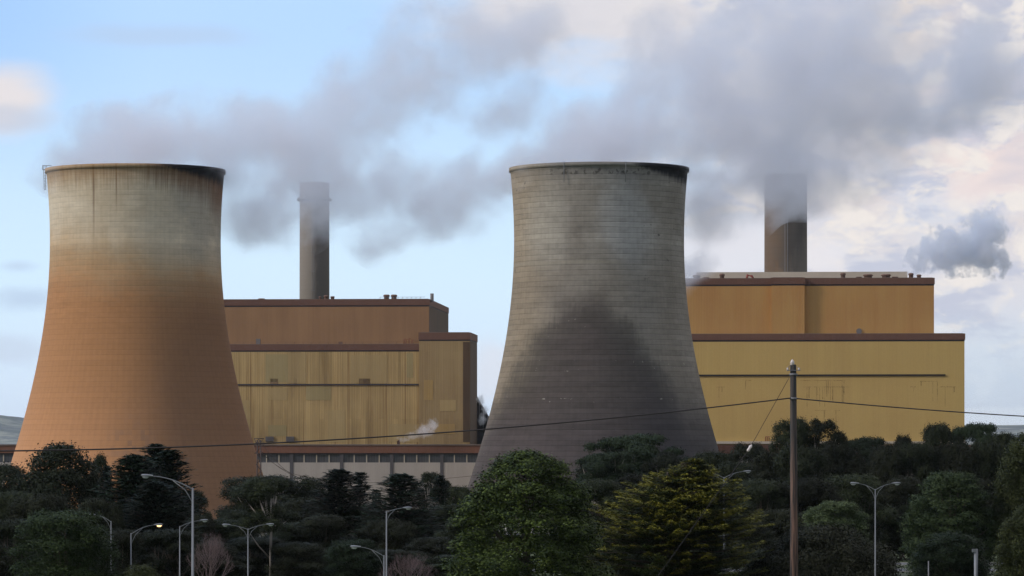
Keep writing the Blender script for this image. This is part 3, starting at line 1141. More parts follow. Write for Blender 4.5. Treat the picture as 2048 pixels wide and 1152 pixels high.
plume('steam_plume', 1150, [
    (1128, 342, 138, 52, 0, 3.0), (1190, 300, 160, 78, 0, 2.2), (1290, 250, 170, 115, 0, 1.4), (1390, 160, 180, 145, 5, 1.1),
    (1480, 260, 190, 140, 5, 1.0), (1560, 120, 220, 160, 10, 1.0), (1610, 300, 180, 115, 10, 1.0), (1430, 400, 120, 90, 5, 1.0, 0.15),
    (1530, 362, 125, 60, 0, 1.2), (1710, 230, 200, 130, 10, 1.0), (1740, 90, 170, 130, 15, 1.0), (1860, 210, 170, 95, 20, 1.0), (1990, 120, 160, 140, 25, 1.0),
    (1392, 500, 55, 80, 30, 1.0, 0.25), (1572, 335, 115, 55, 0, 1.4)],
    0.115, STEAM, 'broad grey steam billowing up and right from the dark cooling tower', loc_px=(1198, 337), step=0.34)
plume('steam_puff', 1290, [
    (1832, 528, 32, 30, 0, 1), (1862, 505, 42, 36, 0, 1), (1890, 480, 38, 34, 0, 1), (1905, 520, 52, 32, 0, 1), (1945, 505, 54, 42, 0, 1),
    (1975, 465, 44, 52, 3, 1), (1985, 515, 40, 42, 3, 1)],
    0.36, (0.93, 0.95, 0.993), 'small lumpy steam puff blowing off the right roof end', nscale=0.13, loc_px=(1832, 545), edge=(0.10, 0.55), amp=3.2, turb=1.5, step=0.4, vox=1.5)
plume('steam_wisp', 1366, [
    (806, 879, 20, 8, 0, 1), (826, 872, 22, 9, 0, 1), (850, 862, 24, 16, 0, 1), (866, 850, 14, 16, 0, 1)],
    0.25, (0.95, 0.95, 0.97), 'thin white steam wisp from the vent pipe on the low hall', nscale=0.45, loc_px=(799, 884), edge=(0.15, 0.85), amp=3.0, step=0.4, vox=0.5)
plume('steam_wisp', 1450, [
    (962, 800, 10, 14, 0, 1), (970, 820, 10, 14, 0, 1), (965, 838, 10, 14, 0, 1)],
    0.30, (0.9, 0.93, 0.97), 'white steam wisp beside the black conveyor gallery', nscale=0.4, loc_px=(965, 840), edge=(0.15, 0.85), amp=2.5, step=0.4, vox=0.6)

# ------------------------------------------------------------------ air
mb = MB()
mb.box((-15000, -420, -3), (30000, 0, 0), (0, 28000, 0), (0, 0, 330))
m_, g_ = material('air')
v_ = g_.node('ShaderNodeVolumePrincipled')
v_.inputs['Color'].default_value = (0.86, 0.93, 1.0, 1)
v_.inputs['Density'].default_value = 1.2e-5
v_.inputs['Anisotropy'].default_value = 0.2
o_ = g_.node('ShaderNodeOutputMaterial')
g_.link(v_.outputs[0], o_.inputs['Volume'])
haze = mb.build('haze', m_)
tag(haze, 'thin blue haze over the whole valley', 'haze', None, 'stuff')
# ------------------------------------------------------------------ trees
LEAF = 0.60


def val(g, v):
    n = g.node('ShaderNodeValue')
    n.outputs[0].default_value = v
    return n.outputs[0]


def leaf_material(name, c1, c2, rough=0.6, spec=0.2, tip=None, vary=True):
    m, g = material(name)
    t = g.attr('tint')
    g.xyz()
    n = g.noise(g.vec, 0.45, 3.0, 0.6)
    c = g.mix(c1, c2, (t.pow(1.5) * 0.9 + n * 0.4 - 0.12).sat())
    if tip:
        c = g.mix(c, tip, g.attr('tip').ss(0.10, 0.60))
    rnd_i = S(g.t, g.node('ShaderNodeObjectInfo').outputs['Random'])
    p = g.surface(g.scale(c, rnd_i * (LEAF * (0.8 if vary else 0.0)) + LEAF * (0.55 if vary else 1.05)), max(rough, .6), 0.0, None, spec * .3)
    return m


M_bark = plain('rough_bark', (0.075, 0.058, 0.045), 0.9, 0, 0.4, 1.2)
M_pale_bark = plain('pale_gum_bark', (0.34, 0.30, 0.26), 0.8, 0, 0.35, 0.7)
M_twig = plain('bare_twig_bark', (0.17, 0.12, 0.12), 0.9, 0, 0.3, 0.8)
M_l_broad = leaf_material('glossy_broad_leaves', (0.012, 0.028, 0.006), (0.13, 0.18, 0.034), 0.5, 0.4, vary=False)
M_l_dark = leaf_material('deep_green_leaves', (0.013, 0.026, 0.012), (0.040, 0.062, 0.024), 0.5, 0.3)
M_l_dome = leaf_material('blue_green_leaves', (0.022, 0.040, 0.016), (0.100, 0.138, 0.052), 0.5, 0.3, vary=False)
M_l_gum = leaf_material('olive_gum_leaves', (0.016, 0.024, 0.010), (0.058, 0.070, 0.028), 0.55, 0.3)
M_l_gum2 = leaf_material('grey_gum_leaves', (0.020, 0.026, 0.015), (0.056, 0.064, 0.036), 0.6, 0.25)
M_l_pine = leaf_material('pine_needles', (0.008, 0.018, 0.011), (0.024, 0.042, 0.022), 0.6, 0.2)
M_l_cyp = leaf_material('cypress_sprays', (0.018, 0.034, 0.009), (0.060, 0.080, 0.016), 0.6, 0.2, tip=(0.36, 0.33, 0.04), vary=False)
M_l_bush = leaf_material('grey_brown_bush_leaves', (0.022, 0.024, 0.014), (0.055, 0.058, 0.034), 0.6, 0.2)
M_l_light = leaf_material('fresh_green_leaves', (0.05, 0.065, 0.02), (0.13, 0.145, 0.045), 0.5, 0.3)


def leaf_mesh(name, cen, out, size, aspect, rng, tint, tip=None, along=None, jitter=0.9):
    """one small leaf-shaped quad per point"""
    n = len(cen)
    nrm = out + rng.normal(0, jitter, (n, 3))
    nrm[:, 2] += 0.35
    nrm /= np.linalg.norm(nrm, axis=1, keepdims=True) + 1e-9
    if along is None:
        al = rng.normal(0, 1, (n, 3))
    else:
        al = along + rng.normal(0, 0.25, (n, 3))
    al -= nrm * (al * nrm).sum(1, keepdims=True)
    al /= np.linalg.norm(al, axis=1, keepdims=True) + 1e-9
    sd_ = np.cross(nrm, al)
    s = size * rng.uniform(0.6, 1.35, (n, 1))
    L_ = al * s * 0.5
    W_ = sd_ * s * 0.5 * aspect
    v = np.empty((n, 4, 3))
    v[:, 0] = cen - L_
    v[:, 1] = cen + W_ - L_ * 0.1
    v[:, 2] = cen + L_
    v[:, 3] = cen - W_ - L_ * 0.1
    me = bpy.data.meshes.new(name)
    me.vertices.add(n * 4)
    me.vertices.foreach_set('co', v.reshape(-1).astype(np.float32))
    me.loops.add(n * 4)
    me.loops.foreach_set('vertex_index', np.arange(n * 4, dtype=np.int32))
    me.polygons.add(n)
    me.polygons.foreach_set('loop_start', np.arange(0, n * 4, 4, dtype=np.int32))
    me.polygons.foreach_set('loop_total', np.full(n, 4, dtype=np.int32))
    me.update(calc_edges=True)
    a = me.attributes.new('tint', 'FLOAT', 'FACE')
    a.data.foreach_set('value', tint.astype(np.float32))
    if tip is not None:
        a = me.attributes.new('tip', 'FLOAT', 'FACE')
        a.data.foreach_set('value', tip.astype(np.float32))
    return me


def unit(rng, n):
    d = rng.normal(0, 1, (n, 3))
    return d / np.linalg.norm(d, axis=1, keepdims=True)


def lobed_crown(rng, lobes, nclump, per, leaf, aspect=0.5, spread=0.42, cover=0.6):
    """lobes: (x, y, z, rx, rz). Clumps sit on the lobes' outer skins and a little inside."""
    Lb = np.array(lobes)
    area = Lb[:, 3] * Lb[:, 4]
    idx = rng.choice(len(Lb), size=nclump, p=area / area.sum())
    d = unit(rng, nclump)
    d[:, 2] = np.where(rng.random(nclump) < 0.55, np.abs(d[:, 2]), d[:, 2])
    rad = np.stack([Lb[idx, 3], Lb[idx, 3], Lb[idx, 4]], 1)
    depth = 1.0 - np.abs(rng.normal(0, 0.16, (nclump, 1)))
    c = Lb[idx, :3] + d * rad * depth * (1 + rng.normal(0, 0.05, (nclump, 1)))
    # drop clumps buried deep in other lobes
    keep = np.ones(nclump, bool)
    for j in range(len(Lb)):
        q = (c - Lb[j, :3]) / np.array([Lb[j, 3], Lb[j, 3], Lb[j, 4]])
        keep &= ~((np.linalg.norm(q, axis=1) < 0.62) & (idx != j))
    c, d = c[keep], d[keep]
    m = len(c)
    ct = rng.random(m)
    pts = np.repeat(c, per, 0) + rng.normal(0, spread, (m * per, 3)) * np.array([1, 1, 0.75])
    out = np.repeat(d, per, 0)
    tint = np.clip(np.repeat(ct, per) ** 1.5 * 0.9 + rng.random(m * per) * 0.2, 0, 1)
    return pts, out, tint


class Kind:
    pass


KINDS = {}


def register(name, H, W, crown_me, leafmat, trunk_mb, barkmat):
    crown_me.materials.append(leafmat)
    k = Kind()
    k.H, k.W, k.crown = H, W, crown_me
    me = bpy.data.meshes.new('trunk')
    me.from_pydata(trunk_mb.v, [], trunk_mb.f)
    me.polygons.foreach_set('use_smooth', trunk_mb.sm)
    me.materials.append(barkmat)
    k.trunk = me
    KINDS[name] = k


def measure(k, pts):
    k.H = float(np.percentile(pts[:, 2], 99.7))
    k.W = float(np.percentile(np.abs(pts[:, 0]), 98.5) * 2)


def envelope_lobes(rng, H, R_, prof, n, rl, z0=0.0, squash=0.85):
    """lobes packed round an envelope; prof: [(height fraction, radius fraction)]"""
    hs, rs = zip(*prof)
    out = []
    for i in range(n):
        t = rng.uniform(0.0, 1.0)
        rr_ = np.interp(t, hs, rs) * R_
        a = rng.uniform(0, 2 * math.pi)
        q = rng.uniform(0.80, 1.0)
        r = rl * rng.uniform(0.7, 1.25)
        rad = max(rr_ - r * 0.75, 0) * q
        out.append((rad * math.cos(a), rad * math.sin(a), min(z0 + t * (H - z0), H - r * squash * 0.9), r, r * squash))
    return out


def broadleaf(name, seed, H, R_, prof, nl, rl, nclump, per, leaf, mat, spread=0.4, z0=0.5, bark=None, jit=0.5):
    rng = np.random.default_rng(seed)
    lobes = envelope_lobes(rng, H, R_, prof, nl, rl, z0)
    # a filled heart so nothing shows straight through
    for t in np.linspace(0.1, 0.85, 6):
        r = np.interp(t, *zip(*prof)) * R_ * 0.72
        lobes.append((0, 0, z0 + t * (H - z0), max(r, .4), (H - z0) * 0.16))
    pts, out, tint = lobed_crown(rng, lobes, nclump, per, leaf, spread=spread)
    me = leaf_mesh('crown', pts, out, leaf, 0.55, rng, tint, jitter=jit)
    tb = MB()
    tb.tube([(0, 0, -0.6), (0.1, 0, H * 0.25), (0, 0.1, H * 0.6), (0, 0, H * 0.85)], [R_ * .07, R_ * .055, R_ * .035, R_ * .01], 8)
    for i in range(14):
        l_ = lobes[i % nl]
        z1 = max(0.12 * H, l_[2] * 0.45)
        tb.tube([(0, 0, z1), (l_[0] * .5, l_[1] * .5, (z1 + l_[2]) * .5), (l_[0], l_[1], l_[2])], [R_ * .03, R_ * .02, R_ * .006], 5)
    register(name, H, 2 * R_, me, mat, tb, bark or M_bark)
    measure(KINDS[name], pts)


def gum(name, seed, H, R_, nl, rl, nclump, per, leaf, mat, bare=0.35, flat=0.85, umbrella=False, bark=None, thin=1.0):
    rng = np.random.default_rng(seed)
    lobes, tb = [], MB()
    nst = int(rng.integers(2, 4))
    stems = []
    for k in range(nst):
        a = 2 * math.pi * (k + rng.random() * .6) / nst
        x1, y1 = math.cos(a) * R_ * .28, math.sin(a) * R_ * .28
        pts_ = [(0, 0, -0.6), (x1 * .3, y1 * .3, H * bare * .6), (x1, y1, H * (bare + .15)), (x1 * 1.4 + rng.normal(0, .3), y1 * 1.4, H * .8)]
        tb.tube(pts_, [H * .016 * thin, H * .013 * thin, H * .009 * thin, H * .003], 6)
        stems.append(pts_)
    for i in range(nl):
        t = rng.uniform(bare + 0.08, 1.0) ** 0.8 * .97 if not umbrella else rng.uniform(bare + 0.08, 1.0)
        if umbrella:
            t = 1 - (1 - t) * 0.55
            env = math.sqrt(max(0.05, 1 - ((t - 0.72) / 0.36) ** 2))
        else:
            env = math.sin(math.pi * min(1, max(0.06, (t - bare) / (1 - bare) * 0.86 + 0.08))) ** 0.6
        a = rng.uniform(0, 2 * math.pi)
        q = math.sqrt(rng.uniform(0.05, 1.0))
        r = rl * rng.uniform(0.6, 1.3)
        rad = max(R_ * env * q - r * .6, 0)
        x, y, z = rad * math.cos(a), rad * math.sin(a), min(H * t, H - r * flat)
        lobes.append((x, y, z, r, r * flat))
        st = stems[int(rng.integers(0, nst))]
        s0 = Vector(st[2]) if z > st[2][2] * 1.05 else Vector(st[1])
        e = Vector((x, y, z - r * flat * .3))
        tb.tube([s0, s0.lerp(e, .5) + Vector((0, 0, -.04 * H * rng.random())), e], [H * .007, H * .0045, H * .0015], 5)
    pts, out, tint = lobed_crown(rng, lobes, nclump, per, leaf, spread=rl * .16)
    me = leaf_mesh('crown', pts, out, leaf, 0.42, rng, tint, jitter=0.42)
    register(name, H, 2 * R_, me, mat, tb, bark or M_pale_bark)
    measure(KINDS[name], pts)


def pine(name, seed, H, R_, whorls, arms, per, leaf, mat, power=0.85, z0=0.06, upturn=0.25, gap=0.12):
    rng = np.random.default_rng(seed)
    tb = MB()
    tb.tube([(0, 0, -0.6), (0, 0, H * .5), (0, 0, H * .985)], [H * .016, H * .011, H * .002], 7)
    P_, O_, T_, A_ = [], [], [], []
    for w in range(whorls):
        t = z0 + (1 - z0) * (w / (whorls - 1)) ** 0.95
        z = H * t
        Lm = R_ * (1 - t) ** power + 0.35
        for k in range(arms):
            if rng.random() < gap:
                continue
            a = 2 * math.pi * (k + rng.random()) / arms
            Lk = Lm * rng.uniform(0.62, 1.12)
            ns = max(3, int(Lk / (leaf * 1.1)))
            d = np.array([math.cos(a), math.sin(a), 0])
            zz = rng.normal(0, H * .008)
            tb.tube([(0, 0, z + zz), tuple(d * Lk * .6 + np.array([0, 0, z + zz + Lk * upturn * .2])), tuple(d * Lk + np.array([0, 0, z + zz + Lk * upturn]))],
                    [H * .004, H * .0025, H * .001], 4, cap=False)
            for s_ in range(ns):
                f = (s_ + .6) / ns
                if f < 0.12:
                    continue
                c = d * Lk * f
                c[2] = z + zz + Lk * upturn * f * f
                m = per
                wd = (0.34 * leaf + Lk * 0.14 * (1.15 - f))
                off = rng.normal(0, 1, (m, 3)) * np.array([wd, wd, wd * .38])
                P_.append(c + off)
                O_.append(np.tile([0, 0, 1.0], (m, 1)))
                T_.append(np.clip(np.full(m, .3 + .5 * f) + rng.normal(0, .15, m), 0, 1))
                A_.append(d * .7 + off * .8 + np.array([0, 0, .45]))
    pts = np.concatenate(P_)
    me = leaf_mesh('crown', pts, np.concatenate(O_), leaf, 0.28, rng, np.concatenate(T_), along=np.concatenate(A_), jitter=.7)
    register(name, H, 2 * R_, me, mat, tb, M_bark)
    measure(KINDS[name], pts)


def cypress(name, seed, H, R_, nb, mat):
    """layered near-level sprays with golden tips, several leading tops"""
    rng = np.random.default_rng(seed)
    tb = MB()
    tb.tube([(0, 0, -0.6), (0, 0, H * .5), (0, 0, H * .9)], [H * .03, H * .02, H * .004], 8)
    P_, O_, T_, A_, I_ = [], [], [], [], []
    tops = [(0.35, 1.0, 0.55), (-0.12, .86, .5), (-0.55, .80, .5), (0.05, .93, .5), (0.6, .78, .4)]
    for b in range(nb):
        t = rng.uniform(0.0, 1.0) ** 0.9
        prof = np.interp(t, [0, .35, .62, .78, .9, 1.0], [1.0, 1.0, .92, .64, .34, .05]) * R_
        a = rng.uniform(0, 2 * math.pi)
        # lean towards one of the leading shoots near the top
        cx = 0.30 * R_ * np.clip((t - .45) / .55, 0, 1)
        d = np.array([math.cos(a), math.sin(a), 0])
        Lk = prof * rng.uniform(0.60, 1.16)
        st = Lk * rng.uniform(0.25, 0.5)
        z = H * t
        rise = rng.uniform(0.10, 0.32)
        curve = rng.uniform(-.05, .10)
        n = max(6, int((Lk - st) / 0.09))
        f = np.linspace(0, 1, n)
        w = rng.uniform(.55, .9) * (0.25 + 0.75 * np.sin(np.pi * np.clip(f * .85 + .1, 0, 1)))
        per = 7
        ff = np.repeat(f, per)
        side = rng.uniform(-1, 1, n * per)
        sv = np.array([-d[1], d[0], 0])
        rr_ = st + (Lk - st) * ff
        c = d[None] * rr_[:, None] + sv[None] * (side * np.repeat(w, per))[:, None]
        c[:, 0] += cx
        c[:, 2] = z + (rr_ - st) * rise + (Lk * ff * ff) * curve + rng.normal(0, .05, n * per) - np.abs(side) * .10 - H * .02
        P_.append(c)
        O_.append(np.tile([0, 0, 1.0], (n * per, 1)))
        T_.append(np.clip(rng.normal(.35, .2, n * per) + ff * .25, 0, 1))
        I_.append(np.clip((ff - .35) * 1.2, 0, 1) * np.clip(rng.normal(.7, .22), .15, 1) * np.clip(.45 + .9 * t, 0, 1) * rng.uniform(.7, 1.1, n * per))
        A_.append(np.tile(d + np.array([0, 0, rise + .15]), (n * per, 1)) + sv[None] * side[:, None] * .9)
        if b % 3 == 0:
            tb.tube([(cx * .5, 0, z * .95), tuple(d * Lk * .9 + np.array([cx, 0, z + (Lk - st) * rise * .9 - H * .03]))], [H * .006, H * .0015], 4, cap=False)
    pts = np.concatenate(P_)
    me = leaf_mesh('crown', pts, np.concatenate(O_), .26, 0.32, rng, np.concatenate(T_), np.concatenate(I_), along=np.concatenate(A_), jitter=.35)
    register(name, H, 2 * R_, me, mat, tb, M_bark)
    measure(KINDS[name], pts)


def bare_tree(name, seed, H, R_, depth=6, fan=.42):
    rnd_ = random.Random(seed)
    tb = MB()
    tips = []

    def grow(p, d, l, r, k):
        q = p + d * l
        mid = p + d * l * .5 + Vector((rnd_.gauss(0, 1), rnd_.gauss(0, 1), 0)) * l * .05
        tb.tube([p, mid, q], [r, r * .85, r * .7], 4 if k > 2 else 6, cap=False)
        if k == 0:
            tips.append(q)
            return
        for i in range(rnd_.choice((2, 3, 3))):
            e = Vector((rnd_.gauss(0, fan), rnd_.gauss(0, fan), 0.12)) + d
            e.z = max(e.z, .25)
            grow(q, e.normalized(), l * rnd_.uniform(.68, .9), r * .62, k - 1)
    for i in range(3):
        grow(Vector((0, 0, -.4)), Vector((rnd_.gauss(0, .25), rnd_.gauss(0, .25), 1)).normalized(), H * .24, H * .014, depth)
    zs = max(q.z for q in tips)
    xs_ = sorted(q.x for q in tips)
    k = Kind()
    k.H, k.W = zs, max(abs(xs_[0]), abs(xs_[-1])) * 1.7
    me = bpy.data.meshes.new('branches')
    me.from_pydata(tb.v, [], tb.f)
    me.materials.append(M_twig)
    k.crown, k.trunk = None, me
    KINDS[name] = k


EGG = [(0, .85), (.3, 1.0), (.55, .95), (.75, .80), (.9, .52), (1, .2)]
DOME = [(0, .9), (.3, 1.0), (.6, 1.0), (.8, .86), (.92, .62), (1, .3)]
MOUND = [(0, 1.0), (.4, .95), (.7, .75), (.9, .45), (1, .15)]
broadleaf('big_broad', 11, 15, 5.6, [(0, 1.0), (.33, 1.0), (.61, .82), (.75, .68), (.885, .46), (.96, .25), (1, .08)], 150, 1.1, 13000, 12, .20, M_l_broad, .22, 0.3)
broadleaf('left_broad', 12, 13, 4.8, DOME, 100, 1.1, 8000, 11, .20, leaf_material('mid_green_leaves', (0.018, 0.038, 0.010), (0.070, 0.105, 0.026), .42, .4), .26)
broadleaf('dome', 13, 14, 5.0, DOME, 130, .95, 9500, 11, .22, M_l_dome, .20)
broadleaf('dark_round', 14, 12, 4.5, DOME, 80, 1.1, 6000, 11, .24, M_l_dark, .26)
broadleaf('bush', 15, 7, 6.5, MOUND, 90, 1.2, 8000, 10, .20, M_l_bush, .32)
broadleaf('light_bush', 16, 6, 4.0, MOUND, 40, .8, 2600, 9, .17, M_l_light, .22)
broadleaf('tall_light', 17, 16, 4.6, EGG, 100, 1.1, 8000, 11, .24, leaf_material('olive_green_leaves', (0.026, 0.036, 0.012), (0.095, 0.11, 0.034), .5, .35, vary=False), .30)
broadleaf('ragged', 18, 13, 5.5, [(0, .8), (.3, 1.0), (.55, .9), (.75, .68), (.9, .42), (1, .18)], 100, 1.05, 6500, 11, .26, leaf_material('dusky_green_leaves', (0.016, 0.024, 0.012), (0.045, 0.055, 0.026), .5, .3), .34)
gum('gum_a', 21, 15, 6.0, 34, 1.45, 3600, 11, .28, M_l_gum, .32)
gum('gum_b', 22, 14, 6.3, 40, 1.4, 4200, 11, .28, M_l_gum2, .22)
gum('gum_c', 23, 17, 4.4, 17, 1.15, 1900, 11, .26, M_l_gum, .45)
gum('gum_umbrella', 24, 16, 8.0, 40, 1.6, 4400, 11, .32, leaf_material('green_gum_leaves', (0.018, 0.032, 0.014), (0.046, 0.068, 0.030), .55, .3), .30, .42, True)
gum('gum_d', 25, 11, 5.5, 46, 1.35, 5500, 11, .27, M_l_gum, .02, bark=M_bark)
gum('gum_e', 26, 11, 6.0, 40, 1.6, 5500, 11, .29, leaf_material('brown_green_gum_leaves', (0.016, 0.019, 0.009), (0.050, 0.056, 0.026), .6, .25), .02, bark=M_bark)
pine('pine_a', 31, 22, 5.6, 50, 12, 10, .6, M_l_pine, .55)
pine('pine_b', 32, 20, 4.0, 40, 10, 9, .55, M_l_pine, .62, .05, .4, .15)
pine('pine_c', 33, 19, 3.2, 30, 7, 8, .55, leaf_material('sparse_pine_needles', (0.012, 0.026, 0.016), (0.034, 0.056, 0.032), .6, .2), .8, .05, .5, .3)
cypress('cypress', 41, 14, 6.8, 900, M_l_cyp)
bare_tree('bare', 51, 9, 4, 6)

FULL_NAME = dict(big_broad='broadleaf_tree', left_broad='broadleaf_tree', dome='broadleaf_tree', dark_round='broadleaf_tree', bush='bush',
                 light_bush='bush', tall_light='broadleaf_tree', ragged='broadleaf_tree', gum_a='gum_tree', gum_b='gum_tree', gum_c='gum_tree',
                 gum_umbrella='gum_tree', gum_d='gum_tree', gum_e='gum_tree', pine_a='pine_tree', pine_b='pine_tree', pine_c='pine_tree',
                 cypress='cypress_tree', bare='bare_tree')
trnd = random.Random(77)


def tree(kind, px, top, w, D, label, group=None, rot=None, dz=0.0):
    k = KINDS[kind]
    x = (px - 1024) / F * D
    gz = ground(D) + dz
    H = CZ + (HOR - top) / F * D - gz
    Wd = w / F * D
    nm = FULL_NAME[kind]
    o = bpy.data.objects.new(nm, None)
    COL.objects.link(o)
    o.location = (x, D, gz)
    sx = Wd / k.W
    o.scale = (sx, sx, H / k.H)
    o.rotation_euler = (0, 0, trnd.uniform(0, 6.28) if rot is None else rot)
    cat = 'bush' if nm == 'bush' else 'tree'
    tag(o, label, cat, group)
    for part, me in (('crown', k.crown), ('branches' if k.crown is None else 'trunk', k.trunk)):
        if me is None:
            continue
        c = bpy.data.objects.new(part, me)
        COL.objects.link(c)
        c.parent = o
    return o


# --- foreground and middle trees that can be told apart
tree('big_broad', 1052, 906, 325, 310, 'big glossy leaved tree in front of the dark cooling tower foot', rot=0.4)
tree('cypress', 1335, 922, 335, 330, 'spreading cypress with golden tipped sprays at lower centre right', rot=0.0)
tree('left_broad', 130, 1022, 205, 300, 'round green tree at bottom left before the darker trees')
tree('light_bush', 285, 1130, 150, 290, 'low pale green bush at the bottom edge near the lit lamp')
tree('dark_round', 708, 1080, 110, 400, 'rounded dark tree behind the short single arm lamp')
tree('dome', 1900, 946, 172, 400, 'domed blue green tree at right with two rounded shoulders')
broadleaf('pale_dome', 19, 12, 5.0, DOME, 110, .9, 8000, 11, .24, leaf_material('pale_green_leaves', (0.05, 0.075, 0.03), (0.17, 0.22, 0.09), .5, .3, vary=False), .22)
FULL_NAME['pale_dome'] = 'broadleaf_tree'
tree('pale_dome', 1670, 1004, 128, 440, 'small pale green dome tree just right of the wooden pole')
tree('bush', 1652, 1052, 290, 330, 'wide grey brown bush at the foot of the wooden pole')
tree('dark_round', 1902, 1066, 150, 335, 'dark bush like tree in front of the domed blue green tree')
tree('tall_light', 2052, 870, 125, 400, 'tall olive green tree cut by the right edge of the picture')
tree('tall_light', 2052, 1012, 116, 300, 'lower olive green tree at the bottom right corner')
tree('bare', 415, 1062, 110, 340, 'leafless pinkish tree left of the twin lamp')
tree('bare', 820, 1104, 110, 350, 'leafless tree right of the tall curved lamp near the middle')
# left group
tree('ragged', 120, 891, 200, 440, 'tall dark leafy tree standing against the foot of the orange tower')
tree('ragged', 10, 932, 170, 450, 'dark leafy tree at the left edge of the picture')
tree('ragged', 200, 912, 62, 455, 'narrow ragged tree between the tall leafy tree and the pines')
tree('pine_c', 215, 934, 80, 440, 'thin pointed conifer left of the pine clump')
tree('pine_a', 268, 912, 215, 430, 'broad dark pine at left of the pine clump')
tree('pine_b', 312, 890, 165, 440, 'tallest spired pine in the clump before the orange tower')
tree('pine_b', 340, 902, 170, 425, 'right hand pine in the clump before the orange tower')
tree('pine_a', 312, 965, 210, 405, 'wide low pine filling the foot of the pine clump')
tree('gum_d', 385, 983, 66, 450, 'small gum tree peeping out right of the pine clump')
# middle group
tree('gum_a', 545, 952, 175, 520, 'widest gum crown before the left end of the pale hall wall')
gum('gum_t', 27, 16, 4.6, 22, 1.25, 2900, 11, .26, M_l_gum, .40, thin=.5)
FULL_NAME['gum_t'] = 'gum_tree'
tree('gum_t', 541, 954, 150, 415, 'gum tree with two long bare pale trunks behind the twin arm lamp', rot=1.0)
tree('gum_b', 498, 978, 80, 540, 'spreading gum tree left of the pale trunked gum')
tree('gum_b', 625, 962, 120, 530, 'rounded gum tree left of the middle pines')
tree('pine_b', 678, 940, 180, 470, 'full dark pine in front of the third hall pillar')
tree('pine_c', 720, 946, 135, 480, 'open branched young pine right of the full dark pine')
tree('pine_c', 752, 980, 100, 480, 'smallest young pine before the pale hall wall')
tree('pine_b', 802, 949, 200, 460, 'dark pine beneath the hall window band left of the tall thin gum')
tree('gum_c', 858, 945, 84, 520, 'tall thin gum tree with a few separate tufts')
tree('pine_c', 880, 952, 90, 500, 'slim pine by the last hall pillar')
tree('gum_d', 915, 974, 90, 520, 'rounded gum tree left of the big glossy tree')
tree('gum_umbrella', 1272, 870, 175, 640, 'flat topped green gum tree before the dark cooling tower')
tree('gum_a', 1200, 912, 110, 620, 'gum tree between the big glossy tree and the flat topped gum')
tree('gum_umbrella', 1215, 905, 130, 600, 'lower flat crowned gum left of the cypress top')
tree('gum_b', 1335, 905, 110, 600, 'dim gum tree rising behind the cypress top')
# right belt skyline
tree('gum_d', 1425, 905, 110, 560, 'rounded dark gum under the right edge of the dark tower')
tree('gum_b', 1500, 888, 110, 560, 'dark gum crossed by the stay wire')
tree('gum_a', 1598, 838, 92, 600, 'open crowned gum standing up directly behind the wooden pole')
tree('gum_c', 1645, 840, 86, 600, 'upright tufted gum just right of the wooden pole')
tree('gum_umbrella', 1728, 876, 120, 620, 'low flat crowned gum before the middle of the clean powerhouse')
tree('gum_b', 1808, 872, 70, 610, 'small gum tree with a raised tuft left of the powerhouse corner')
tree('gum_d', 1880, 850, 96, 600, 'lumpy dark gum before the right corner of the clean powerhouse')
tree('gum_umbrella', 1952, 848, 110, 610, 'arched flat crowned gum with light showing beneath it')
tree('gum_d', 2010, 868, 90, 600, 'dark gum at far right beneath the distant ridge')

# --- the dark mass of trees below
g1 = 'dark gum trees massed below the orange tower'
l1 = 'dark gum tree in the shaded mass below the orange tower'
for (k, px, top, w, D) in (('gum_d', 20, 985, 150, 425), ('gum_e', 90, 990, 150, 415), ('gum_e', 190, 1000, 120, 400), ('gum_d', 30, 1040, 150, 385), ('gum_e', -20, 1090, 160, 330),
                           ('gum_e', 395, 1030, 110, 420), ('gum_d', 440, 1040, 130, 430), ('gum_e', 240, 1060, 140, 370),
                           ('gum_d', 330, 1060, 160, 385), ('gum_e', 410, 1085, 170, 400)):
    tree(k, px, top, w, D, l1, g1)
g2 = 'dark gum trees massed below the low hall'
l2 = 'dark gum tree in the shaded mass below the pale hall wall'
for (k, px, top, w, D) in (('gum_d', 475, 1020, 130, 470), ('gum_e', 600, 1000, 150, 480), ('gum_d', 590, 1045, 150, 450), ('gum_e', 640, 1030, 160, 450),
                           ('gum_d', 720, 1015, 130, 470), ('gum_e', 775, 1040, 140, 450), ('gum_e', 840, 1020, 130, 480), ('gum_d', 905, 1010, 120, 480),
                           ('gum_d', 500, 1075, 170, 420), ('gum_e', 600, 1085, 180, 415), ('gum_d', 690, 1110, 150, 420), ('gum_e', 780, 1100, 170, 420), ('gum_e', 870, 1075, 150, 430),
                           ('gum_d', 935, 1035, 110, 440), ('gum_e', 950, 985, 60, 520), ('gum_d', 900, 1110, 130, 400)):
    tree(k, px, top, w, D, l2, g2)
g3 = 'dark gum trees massed below the clean powerhouse'
l3 = 'dark gum tree in the shaded belt below the clean ochre powerhouse'
